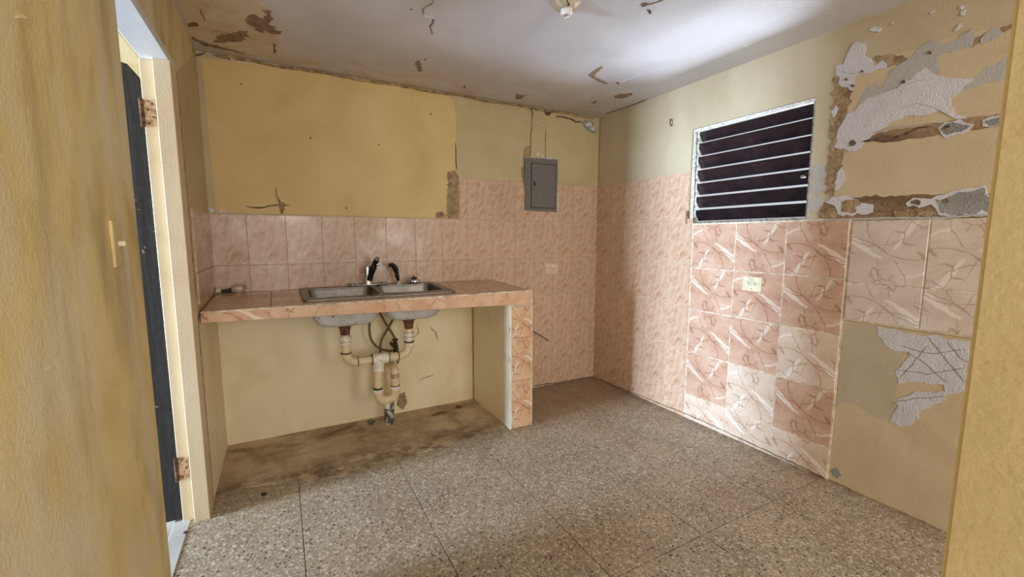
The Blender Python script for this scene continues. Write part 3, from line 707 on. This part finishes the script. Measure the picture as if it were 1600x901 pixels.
link('frame_rebate', box_bm((-3.135, -.802, 0), (-3.087, YF, DZ), .002), 'frame', T)
link('frame_head', box_bm((-3.13, yn-.002, DZ), (XL+.002, YF, DZ+.035), .002), 'white_paint', T)
link('frame_seam', strip_bm([(XL+.0065, YF-.002, z) for z in (0, .3, .6, .9, 1.2, 1.5, 1.8, 2.1)], (1, 0, 0), .012, .002, .003), 'crack_soft', T)

# ------------------------------------------------------------------ louvre window
W = thing('window_1', (.05, -1.445, 1.462), 'louvre window with dark slats in the right wall', 'window', kind='structure')
y0, y1, z0, z1 = WIN
link('frame_head', box_bm((.004, y0+.002, z1-.022), (.10, y1-.002, z1-.001), .002), 'alu_white', W)
link('frame_sill', box_bm((-.006, y0-.01, z0-.006), (.10, y1+.004, z0+.010), .002), 'alu', W)
link('frame_jamb', box_bm((.012, y1-.018, z0+.01), (.10, y1-.001, z1-.022), .002), 'alu_white', W)
link('frame_jamb', box_bm((.012, y0+.001, z0+.01), (.10, y0+.016, z1-.022), .002), 'alu', W)
link('jamb_stain', box_bm((-.013, y1-.002, z0-.004), (.03, y1+.016, z0+.09), .002), 'band', W)
pitch = .094
for k in range(7):
    zi = 1.553 + pitch*k; dep, rise = .050, .0735     # inner edge high, outer edge low
    xi = .032
    bm = bmesh.new()
    V = [(xi, zi), (xi+dep, zi-rise), (xi+dep+.004, zi-rise+.003), (xi+.004, zi+.003)]
    ra = [bm.verts.new((x, y0+.018, z)) for x, z in V]; rb = [bm.verts.new((x, y1-.022, z)) for x, z in V]
    bm.faces.new(ra); bm.faces.new(rb[::-1])
    for i in range(4): bm.faces.new((ra[i], rb[i], rb[(i+1) % 4], ra[(i+1) % 4]))
    bmesh.ops.recalc_face_normals(bm, faces=bm.faces[:])
    link('louvre_slat', bm, 'blade', W)
    c = link('slat_clip', box_bm((xi-.006, y1-.036, zi-.05), (xi+.004, y1-.026, zi+.004), .0015), 'alu_white', W)
    link('clip_arm', tube_bm([(xi+.002, y1-.022, zi-.075), (xi-.008, y1-.02, zi-.03), (xi-.002, y1-.022, zi+.012)], .005, 6), 'alu', c)
link('operator_bar', tube_bm([(.02, y1-.021, z0+.012), (.02, y1-.021, z1-.03)], .005, 8), 'alu', W)
link('latch', box_bm((.012, -1.815, 1.70), (.034, -1.79, 1.712), .002), 'alu', W)

# ------------------------------------------------------------------ counter
SL = .0364
ctop = lambda y: 1.016 + SL*y
K = thing('kitchen_counter', (-2.07, -.33, 0), 'tiled masonry kitchen counter with salmon front edge along the back wall', 'counter')
def shear(bm):
    for v in bm.verts: v.co.z += SL*v.co.y
    return bm
SH = (-2.53, -1.66, -.53, -.07)
def low(x): return .936 + (x+3.03)*(.894-.936)/(1.92)
bm = slab_holes((XL+.012, -1.112, -.645, -.014), [SH], (0, 1, 2), .965, 1.004)
link('worktop_slab', shear(bm), 'grout', K)
FX = [XL+.010] + [at(px, py, 1, -.66).x for px, py in ((423, 488), (527, 482), (619, 477), (697, 471), (770, 466))] + [-1.107]
for i in range(6):
    a, b = FX[i]+.003, FX[i+1]-.003
    bm = bmesh.new()
    V = [(a, low(a)), (b, low(b)), (b, .983), (a, .983)]
    r1 = [bm.verts.new((x, -.662, z)) for x, z in V]; r2 = [bm.verts.new((x, -.648, z)) for x, z in V]
    bm.faces.new(r1); bm.faces.new(r2[::-1])
    for k in range(4): bm.faces.new((r1[k], r1[(k+1) % 4], r2[(k+1) % 4], r2[k]))
    bmesh.ops.recalc_face_normals(bm, faces=bm.faces[:])
    bmesh.ops.bevel(bm, geom=bm.edges[:], offset=.001, segments=1, affect='EDGES')
    c = sum((v.co for v in bm.verts), Vector())/len(bm.verts)
    # own origin and axes, so that the veins run across each tile's face
    q = Matrix.Rotation(math.pi/2, 4, 'X'); mw = Matrix.Translation(c) @ q @ Matrix.Rotation(0, 4, 'Z')
    bm.transform(mw.inverted())
    sh = Vector((.11*i, .07*(i % 3), 0))
    mw2 = mw @ Matrix.Translation(-sh); bm.transform(Matrix.Translation(sh))
    o = link('front_tile', bm, 'fascia', K); o.matrix_parent_inverse = Matrix.Translation(-K.location); o.matrix_basis = mw2
# mortar behind the front tiles
bm = bmesh.new()
V = [(XL+.012, low(XL)+.004), (-1.108, low(-1.11)+.004), (-1.108, .985), (XL+.012, .985)]
r1 = [bm.verts.new((x, -.659, z)) for x, z in V]; r2 = [bm.verts.new((x, -.60, z)) for x, z in V]
bm.faces.new(r1); bm.faces.new(r2[::-1])
for k in range(4): bm.faces.new((r1[k], r1[(k+1) % 4], r2[(k+1) % 4], r2[k]))
bmesh.ops.recalc_face_normals(bm, faces=bm.faces[:]); link('front_mortar', bm, 'grout_white', K)
link('edge_strip', shear(strip_bm([(XL+.012+.0383*i, -.653, 1.0065) for i in range(51)], (0, 0, 1), .022, .008, .002)), 'grout_white', K)
link('edge_strip', box_bm((-1.112, -.664, .897), (-1.105, -.60, .99), .001), 'grout_white', K)
tx = [XL+.012, -2.715, -2.556]; tyy = [-.645, -.33, -.012]
def top_tile(a, b, c, d):
    w, h = b-a-.003, d-c-.003
    o = bpy.data.objects.new('worktop_tile', tile_mesh(w, h, 'tile', .010)); COL.objects.link(o)
    cy = (c+d)/2
    o.location = ((a+b)/2, cy, 1.004+SL*cy); o.rotation_euler = (math.atan(SL), 0, 0)
    o.parent = K; o.matrix_parent_inverse = Matrix.Translation(-K.location)
for a, b in ((tx[0], tx[1]), (tx[1], tx[2]), (-1.64, -1.38), (-1.38, -1.112)):
    for c, d in ((-.642, -.33), (-.33, -.014)): top_tile(a, b, c, d)
for a, b in ((-2.556, -2.25), (-2.25, -1.945), (-1.945, -1.64)):
    top_tile(a, b, -.642, -.566); top_tile(a, b, -.062, -.014)
# support wall
bmw = box_bm((-1.283, -.655, 0), (-1.115, -.014, .955), .003)
SWL = link('support_wall', bmw, 'cream', K)
for i, (a, b) in enumerate(((0.002, .35), (.35, .66), (.66, .885))):
    w, h = .158, b-a-.002
    me = tile_mesh(w, h, 'fascia', .012); o = bpy.data.objects.new('support_tile', me); COL.objects.link(o)
    o.location = (-1.191, -.656, (a+b)/2); o.rotation_euler = (math.pi/2, 0, 0)
    o.parent = SWL
link('edge_strip', box_bm((-1.112, -.669, 0), (-1.105, -.64, .888), .001), 'grout_white', SWL)
link('edge_strip', box_bm((-1.275, -.669, .885), (-1.105, -.64, .891), .001), 'grout_white', SWL)
link('worn_glow_edge', poly_bm([(-1.283, -.6555, 0), (-1.283, -.6555, .90), (-1.283, -.63, .9), (-1.283, -.615, .6), (-1.283, -.60, .3), (-1.283, -.585, 0)], (-1, 0, 0), .003, .008, .02), 'white_edge', SWL)  # door light glare painted white along the worn wall edge
link('worn_glow_edge', box_bm((-1.286, -.668, 0), (-1.271, -.655, .89), .002), 'white_edge', SWL)

# ------------------------------------------------------------------ sink
def rrect(x0, x1, y0, y1, r, n=5):
    out = []
    for cx, cy, a0 in ((x1-r, y1-r, 0), (x0+r, y1-r, 90), (x0+r, y0+r, 180), (x1-r, y0+r, 270)):
        for i in range(n+1):
            a = math.radians(a0+90*i/n); out.append((cx+r*math.cos(a), cy+r*math.sin(a)))
    return out
SK = thing('double_sink', (-2.095, -.315, 1.0), 'double bowl stainless steel sink set into the tiled counter', 'sink')
sz = lambda y, z: z + SL*y + .016
bm = bmesh.new(); eds = []
BL = (-2.512, -2.112, -.497, -.13); BR = (-2.078, -1.685, -.475, -.125)
for i, (loop) in enumerate((rrect(-2.552, -1.638, -.572, -.056, .03), rrect(*BL, .05), rrect(*BR, .05))):
    vs = [bm.verts.new((x, y, sz(y, 1.003))) for x, y in loop]
    eds += [bm.edges.new((vs[k], vs[(k+1) % len(vs)])) for k in range(len(vs))]
bmesh.ops.triangle_fill(bm, edges=eds, use_beauty=True)
inside = lambda p, B: B[0]+.004 < p.x < B[1]-.004 and B[2]+.004 < p.y < B[3]-.004
bad = [f for f in bm.faces if inside(f.calc_center_median(), BL) or inside(f.calc_center_median(), BR)]
def in_r(p, B):
    r = .05; x0, x1, y0, y1 = B
    if not (x0 < p.x < x1 and y0 < p.y < y1): return False
    dx = max(x0+r-p.x, p.x-(x1-r), 0); dy = max(y0+r-p.y, p.y-(y1-r), 0)
    return dx*dx+dy*dy < r*r*.97
bad = [f for f in bm.faces if in_r(f.calc_center_median(), BL) or in_r(f.calc_center_median(), BR)]
bmesh.ops.delete(bm, geom=bad, context='FACES_ONLY')
bmesh.ops.recalc_face_normals(bm, faces=bm.faces[:])
r = bmesh.ops.extrude_face_region(bm, geom=bm.faces[:])
for v in r['geom']:
    if isinstance(v, bmesh.types.BMVert): v.co.z += .005
bmesh.ops.recalc_face_normals(bm, faces=bm.faces[:])
link('rim', bm, 'steel', SK)
def bowl(B, grow, depth, mat, name, parent, root, top=1.004):
    bm = bmesh.new(); rings = []
    prof = [(0, 0, .05), (.004, -.012, .05), (.012, -.10, .055), (.02, -depth+.05, .06), (.035, -depth+.015, .07), (.06, -depth, .06)]
    for ins, dz, r in prof:
        ins -= grow
        lp = rrect(B[0]+ins, B[1]-ins, B[2]+ins, B[3]-ins, r)
        rings.append([bm.verts.new((x, y, sz(y, top) + dz - (grow if dz < -.1 else 0))) for x, y in lp])
    for a, b in zip(rings, rings[1:]):
        for k in range(len(a)): bm.faces.new((a[k], a[(k+1) % len(a)], b[(k+1) % len(a)], b[k]))
    bm.faces.new(rings[-1])
    bmesh.ops.recalc_face_normals(bm, faces=bm.faces[:])
    return link(name, bm, mat, parent, True)
for B in (BL, BR):
    b = bowl(B, 0, .185, 'steel', 'bowl', SK, SK)
    u = bowl(B, .004, .185, 'undercoat', 'undercoat', b, SK, 1.0)
    cx, cy = (B[0]+B[1])/2, -.36
    dr = lathe_bm([(.045, 0), (.045, .003), (.036, .004), (.03, .001), (.012, .001)], (cx, cy, sz(cy, 1.004)-.184), n=20)
    link('drain_ring', dr, 'dull_chrome', b, True)

# faucet on the back ledge
yb = -.095; zr = sz(yb, 1.008)
FA = thing('kitchen_faucet', (-2.11, yb, zr), 'chrome faucet with tilted black spout behind the left bowl', 'faucet')
link('deck_plate', box_bm((-2.25, yb-.028, zr), (-1.985, yb+.028, zr+.012), .005, 2), 'dull_chrome', FA, True)
for x in (-2.225, -2.01): link('plate_screw_cap', lathe_bm([(.02, 0), (.02, .008), (.012, .014)], (x, yb, zr+.011), n=16), 'chrome', FA, True)
link('body', lathe_bm([(.03, 0), (.027, .03), (.024, .04), (.024, .10), (.02, .125), (.008, .135)], (-2.12, yb, zr+.011), n=20), 'chrome', FA, True)
sp = link('spout', tube_bm(curve([(-2.112, yb-.018, zr+.04), (-2.10, yb-.03, zr+.09), (-2.082, yb-.05, zr+.145), (-2.068, yb-.07, zr+.185)]), [.020]*6+[.022]*6+[.018]*7, 14), 'black', FA, True)
link('spout_tip', tube_bm([(-2.068, yb-.07, zr+.182), (-2.062, yb-.078, zr+.2)], [.016, .012], 12), 'alu', sp, True)
link('nozzle', tube_bm([(-2.075, yb-.06, zr+.15), (-2.035, yb-.07, zr+.155)], [.009, .006], 10), 'chrome', FA, True)
SP = thing('side_sprayer', (-1.905, yb, zr), 'black hand sprayer standing in a chrome escutcheon beside the faucet', 'sprayer')
link('escutcheon', lathe_bm([(.028, 0), (.026, .008), (.018, .016), (.015, .024)], (-1.905, yb, zr), n=20), 'chrome', SP, True)
link('spray_handle', tube_bm(curve([(-1.905, yb, zr+.02), (-1.915, yb-.005, zr+.06), (-1.925, yb-.01, zr+.105), (-1.945, yb-.02, zr+.14), (-1.972, yb-.035, zr+.142)]), [.012]*5+[.016]*6+[.019]*6+[.015]*8, 12), 'black', SP, True)
ST = thing('sink_strainer', (-1.79, yb, zr), 'round chrome sink strainer with dark knob lying on the sink ledge', 'strainer')
link('basket', lathe_bm([(.030, 0), (.046, .006), (.048, .016), (.042, .028), (.022, .036)], (-1.79, yb, zr), n=24), 'chrome', ST, True)
link('knob', lathe_bm([(.014, 0), (.024, .004), (.024, .008), (.008, .012), (.006, .022)], (-1.79, yb, zr+.034), n=9), 'dark_metal', ST)

# ------------------------------------------------------------------ plumbing
yp = -.36
DP = thing('drain_pipe', (-2.08, yp, 0), 'yellowed plastic drain trap joining both sink bowls to the floor', 'pipe')
xl, xr = -2.317, -1.908
def ring(x, z, r, h, mat='pvc_white', name='slip_nut', y=yp): return link(name, lathe_bm([(r*.94, -h/2), (r, -h/2+.003), (r, h/2-.003), (r*.94, h/2)], (x, y, z), n=20), mat, DP, True)
def hring(x, z, r, h, mat, name='seal_ring', y=yp):
    return link(name, tube_bm([(x-h/2, y, z), (x+h/2, y, z)], r, 18), mat, DP, True)
for x, zt_ in ((xl, .815), (xr, .815)):
    link('drain_flange', lathe_bm([(.028, -.075), (.03, -.05), (.036, -.03), (.036, -.02), (.045, -.016), (.045, -.006)], (x, yp, zt_), n=20), 'rust', DP, True)
def bend(p, q, c, n=7):
    return [p*(1-t)**2 + c*2*t*(1-t) + q*t*t for t in [i/n for i in range(n+1)]]
v = lambda x, z, y=yp: Vector((x, y, z))
zh = .556
link('tailpiece', tube_bm([v(xl, .74), v(xl, .62)], .026, 18), 'pvc', DP, True)
link('elbow', tube_bm(bend(v(xl, .625), v(xl+.068, zh), v(xl, zh)), .031, 18), 'pvc', DP, True)
ring(xl, .715, .037, .03); ring(xl, .683, .034, .018); ring(xl, .62, .033, .010, 'crack', 'seal_ring')
link('cross_pipe', tube_bm([v(xl+.066, zh), v(-2.15, zh)], .027, 18), 'pvc', DP, True)
hring(xl+.068, zh, .0325, .007, 'crack'); hring(-2.158, zh, .036, .008, 'crack')
link('tee', tube_bm([v(-2.155, zh), v(-2.05, zh)], .036, 20), 'pvc_white', DP, True)
link('tee_outlet', tube_bm([v(-2.115, zh-.02), v(-2.118, .47)], [.035, .031], 18), 'pvc_white', DP, True)
ring(-2.118, .485, .036, .028)
link('cross_pipe', tube_bm([v(-2.052, zh), v(-1.975, zh)], .028, 18), 'pvc', DP, True)
hring(-2.05, zh, .0365, .007, 'crack'); hring(-1.985, zh, .0325, .007, 'crack')
link('elbow', tube_bm(bend(v(-1.985, zh), v(xr, .64), v(xr-.004, zh+.004)), .031, 18), 'pvc', DP, True)
ring(xr, .635, .034, .014); ring(xr, .648, .035, .006, 'crack', 'seal_ring'); ring(xr, .672, .036, .02); ring(xr, .70, .036, .024)
link('tailpiece', tube_bm([v(xr, .65), v(xr, .75)], .024, 18), 'pvc', DP, True)
link('down_pipe', tube_bm([v(-2.119, .48), v(-2.126, .36)], .027, 18), 'pvc', DP, True)
ring(-2.127, .352, .031, .014, 'teal', 'seal_ring'); ring(-2.127, .335, .033, .024)
xm = -2.012
link('trap_bend', tube_bm([v(-2.127, .34)] + bend(v(-2.127, .32), v(-2.07, .262), v(-2.127, .262), 6) + bend(v(-2.068, .262), v(xm, .32), v(xm, .262), 6) + [v(xm, .345)], .031, 18), 'pvc', DP, True)
ring(xm, .34, .033, .022); ring(xm, .354, .0315, .006, 'crack', 'seal_ring')
link('trap_plug', lathe_bm([(.018, -.03), (.02, -.012), (.024, .0), (.026, .02)], (-2.07, yp, .235), n=14), 'pvc_white', DP, True)
link('trap_riser', tube_bm([v(xm, .345), v(xm, .43)] + bend(v(xm, .43), v(xm, .475, -.30), v(xm, .475)) + [v(xm, .475, -.21)] + bend(v(xm, .475, -.21), v(xm, .43, -.15), v(xm, .475, -.15)), .026, 18), 'pvc', DP, True)
ring(xm, .425, .0285, .03, 'rust_pale', 'rusty_sleeve')
link('waste_pipe', tube_bm([v(xm, .435, -.15), v(xm, .21, -.15)], .028, 18), 'pvc', DP, True)
ring(xm, .205, .036, .05, 'pvc_white', 'coupling', -.15)
link('floor_pipe', tube_bm([v(xm, .185, -.15), v(xm-.004, -.002, -.152)], .034, 18), 'pipe_dark', DP, True)
yv = -.14
VA = thing('stop_valve', (-1.955, yv, .57), 'small dark stop valve on the wall behind the drain pipe', 'valve')
link('valve_body', tube_bm([(-1.955, -.002, .565), (-1.955, -.14, .565), (-1.955, -.165, .565)], [.012, .017, .013], 12), 'dark_metal', VA, True)
link('valve_riser', tube_bm([(-1.955, yv, .50), (-1.955, yv, .615)], [.014, .011], 12), 'dark_metal', VA, True)
link('valve_handle', box_bm((-1.978, yv-.012, .614), (-1.932, yv+.012, .626), .004), 'dark_metal', VA)
kq = lambda L, y: [at(480+a/4.504, 470+b/4.504, 1, y) for a, b in L]
HG = 'supply hoses under the sink'
def hose(pts, y, label):
    P = curve(kq(pts, y), 8)
    bm = tube_bm(P, .0085, 10); c = P[0]
    o = link('supply_hose', bm, 'hose', None, True); return tag(o, label, 'hose', HG)
hose([(495, 40), (520, 100), (560, 170), (605, 240), (630, 300), (638, 360), (636, 440)], -.10, 'brown supply hose slanting down right and crossing the other in front')
hose([(650, 45), (604, 130), (565, 200), (530, 260), (516, 310), (514, 380), (516, 440)], -.08, 'brown supply hose slanting down left behind the crossing one')
hose([(440, 140), (438, 200), (446, 260), (475, 308), (520, 338), (575, 350), (608, 348)], -.11, 'brown supply hose looping low from left bowl to the stop valve')

# ------------------------------------------------------------------ bulb on the counter
zb = ctop(-.05)
BU = thing('light_bulb', (-2.95, -.06, zb), 'small clear bulb with dark metal neck lying at left end of counter', 'bulb')
zz = zb+.022
link('bulb_glass', tube_bm([(-2.935, -.06, zz), (-2.92, -.06, zz), (-2.905, -.06, zz+.003), (-2.885, -.06, zz+.004), (-2.868, -.06, zz+.003), (-2.855, -.06, zz)], [.018, .02, .027, .029, .024, .006], 18), 'glass', BU, True)
link('metal_neck', tube_bm([(-2.992, -.06, zb+.012), (-2.955, -.06, zb+.013), (-2.933, -.06, zb+.018)], [.010, .011, .016], 14), 'dark_metal', BU, True)
link('white_base', tube_bm([(-3.015, -.06, zb+.018), (-2.99, -.06, zb+.018)], [.017, .017], 14), 'outlet_cream', BU, True)

# ------------------------------------------------------------------ electrics
BP = thing('breaker_panel', (-.632, 0, 1.58), 'grey metal breaker panel flush in the back wall', 'panel')
link('panel_frame', poly_bm([(-.797, 0, 1.588), (-.80, 0, 2.028), (-.463, 0, 2.038), (-.468, 0, 1.585)], (0, -1, 0), .016, .003, .03), 'panel', BP)
link('door_gap', box_bm((-.737, -.0175, 1.612), (-.485, -.015, 1.99)), 'panel_dark', BP)
d = link('panel_door', box_bm((-.731, -.0215, 1.618), (-.491, -.0165, 1.984), .0015), 'panel', BP)
link('latch', box_bm((-.712, -.027, 1.80), (-.698, -.0205, 1.835), .002), 'slot', d)
def edge_flake(pts, mat): link('filler_edge', poly_bm(pts, (0, -1, 0), .013, .005, .015), mat, BP)
edge_flake([(-.475, 0, 1.72), (-.455, 0, 1.78), (-.448, 0, 1.60), (-.47, 0, 1.585)], 'plaster')
edge_flake([(-.80, 0, 1.86), (-.815, 0, 1.95), (-.812, 0, 1.80), (-.80, 0, 1.76)], 'crumble')
def outlet(loc, rot, label, mat, w=.125, h=.092, slots=True):
    t = thing('wall_outlet', loc, label, 'outlet', None)
    R = Matrix.Translation(loc) @ Matrix.Rotation(rot, 4, 'Z')
    def put(name, bm, mt, par=t):
        bm.transform(Matrix.Rotation(rot, 4, 'Z'))
        o = link(name, bm, mt, None); o.parent = par; return o
    put('plate', box_bm((-w/2, -.014, -h/2), (w/2, -.004, h/2), .002), mat)
    for s in (-1, 1):
        f_ = lathe_bm([(.017, 0), (.017, .0025), (.015, .0035)], (0, 0, 0), n=16)
        f_.transform(Matrix.Translation((s*.021, -.0135, .004)) @ Matrix.Rotation(math.pi/2, 4, 'X'))
        fo = put('socket_face', f_, mat)
        if slots:
            for dz, dx in ((.006, 0), (-.006, 0), (0, .008)):
                put('slot', box_bm((s*.021+dx-.004, -.0178, .004+dz-.0018), (s*.021+dx+.003, -.0165, .004+dz+.0018)), 'slot', fo)
    put('plate_screw', box_bm((-.004, -.0155, -.032), (.004, -.0135, -.028), .0005), 'slot' if slots else mat)
    return t
pr = at(1175, 443.5, 0, -.01)
outlet((-.0, pr.y, pr.z), -math.pi/2, 'cream double socket outlet on the veined tiles of the right wall', 'outlet_cream')
pb = at(862, 419.5, 1, -.01)
outlet((pb.x, 0, pb.z), 0, 'tan overpainted socket outlet on the back wall tiles below the panel', 'outlet_painted', .13, .092, True)
ps = at(180, 381, 0, XL)
LS = thing('light_switch', (XL, ps.y, ps.z), 'overpainted light switch on the near left wall by the doorway', 'switch')
link('switch_plate', box_bm((XL, ps.y-.037, ps.z-.06), (XL+.007, ps.y+.037, ps.z+.06), .002), 'yellow_fg', LS)
link('toggle', box_bm((XL+.006, ps.y-.006, ps.z-.006), (XL+.022, ps.y+.006, ps.z+.008), .002), 'outlet_cream', LS)
pl = at(885, 3, 2, H)
LH = thing('lamp_holder', (pl.x, pl.y, H), 'beige porcelain lamp holder without bulb on the ceiling', 'lamp holder')
link('holder_base', lathe_bm([(.066, 0), (.066, -.008), (.058, -.02), (.038, -.032), (.03, -.036)], (pl.x, pl.y, H), n=28), 'porcelain', LH, True)
link('socket_rim', lathe_bm([(.028, -.033), (.03, -.05), (.026, -.062), (.016, -.062), (.014, -.045)], (pl.x, pl.y, H), n=20), 'porcelain_white', LH, True)
link('loose_wire', tube_bm(curve([(pl.x-.045, pl.y-.055, H-.004), (pl.x-.04, pl.y-.06, H-.03), (pl.x-.02, pl.y-.05, H-.04), (pl.x-.015, pl.y-.03, H-.032)]), .003, 6), 'dark_metal', LH, True)
a, b = at(832, 517, 1, -.06), at(858, 533, 1, -.10)
CS = link('cable_stub', tube_bm(curve([(a.x-.02, -.002, a.z+.01), (a.x, -.05, a.z), ((a.x+b.x)/2, -.08, (a.z+b.z)/2+.004), tuple(b)]), .0045, 8), 'black', None, True)
tag(CS, 'short black cable stub poking from the tiles beside the counter end', 'cable')
a = at(1050, 192, 0, 0)
HK = link('wall_hook', tube_bm(curve([(0, a.y, a.z+.02), (-.018, a.y, a.z+.024), (-.026, a.y-.006, a.z+.006), (-.02, a.y-.004, a.z-.014), (-.002, a.y, a.z-.022)]), .004, 8), 'rust', None, True)
tag(HK, 'small rusty hook in the upper right wall left of the window', 'hook')

# ------------------------------------------------------------------ litter on the floor
def chunk(name, px, py, s, mat, label, cat, z=.0, sq=.5):
    p = at(px, py, 2, z); bm = bmesh.new(); bmesh.ops.create_icosphere(bm, subdivisions=2, radius=s)
    for v_ in bm.verts:
        k = 1 + .5*mnoise.noise(v_.co*60+p*9); v_.co *= k; v_.co.z *= sq; 
    lo_ = min(v_.co.z for v_ in bm.verts)
    for v_ in bm.verts: v_.co += p - Vector((0, 0, lo_))
    o = link(name, bm, mat); return tag(o, label, cat)
chunk('debris_chip', 412, 773, .014, 'dark_metal', 'dark flat chip lying on the terrazzo near the door frame', 'debris', 0, .4)
chunk('paper_scrap', 533, 733, .016, 'scrap', 'pale crumpled scrap on the floor below the sink', 'scrap', .006, .35)
chunk('rubble_lump', 580, 662, .026, 'rubble', 'grey rubble lump at the foot of the wall left of the drain', 'rubble', .005, .6)
chunk('dry_leaf', 717, 636, .028, 'leaf', 'dry reddish leaf on the screed near the support wall', 'leaf', .005, .15)
chunk('debris_chip', 290, 833, .010, 'rust', 'brown chip on the floor just inside the doorway', 'debris', 0, .5)
a, b = at(676, 649, 2, .010), at(698, 643, 2, .010)
tag(link('twig', tube_bm([a, (a+b)/2+Vector((0, .01, .002)), b], [.004, .005, .003], 7), 'twig', None, True), 'thin brown twig lying on the screed under the counter', 'twig')
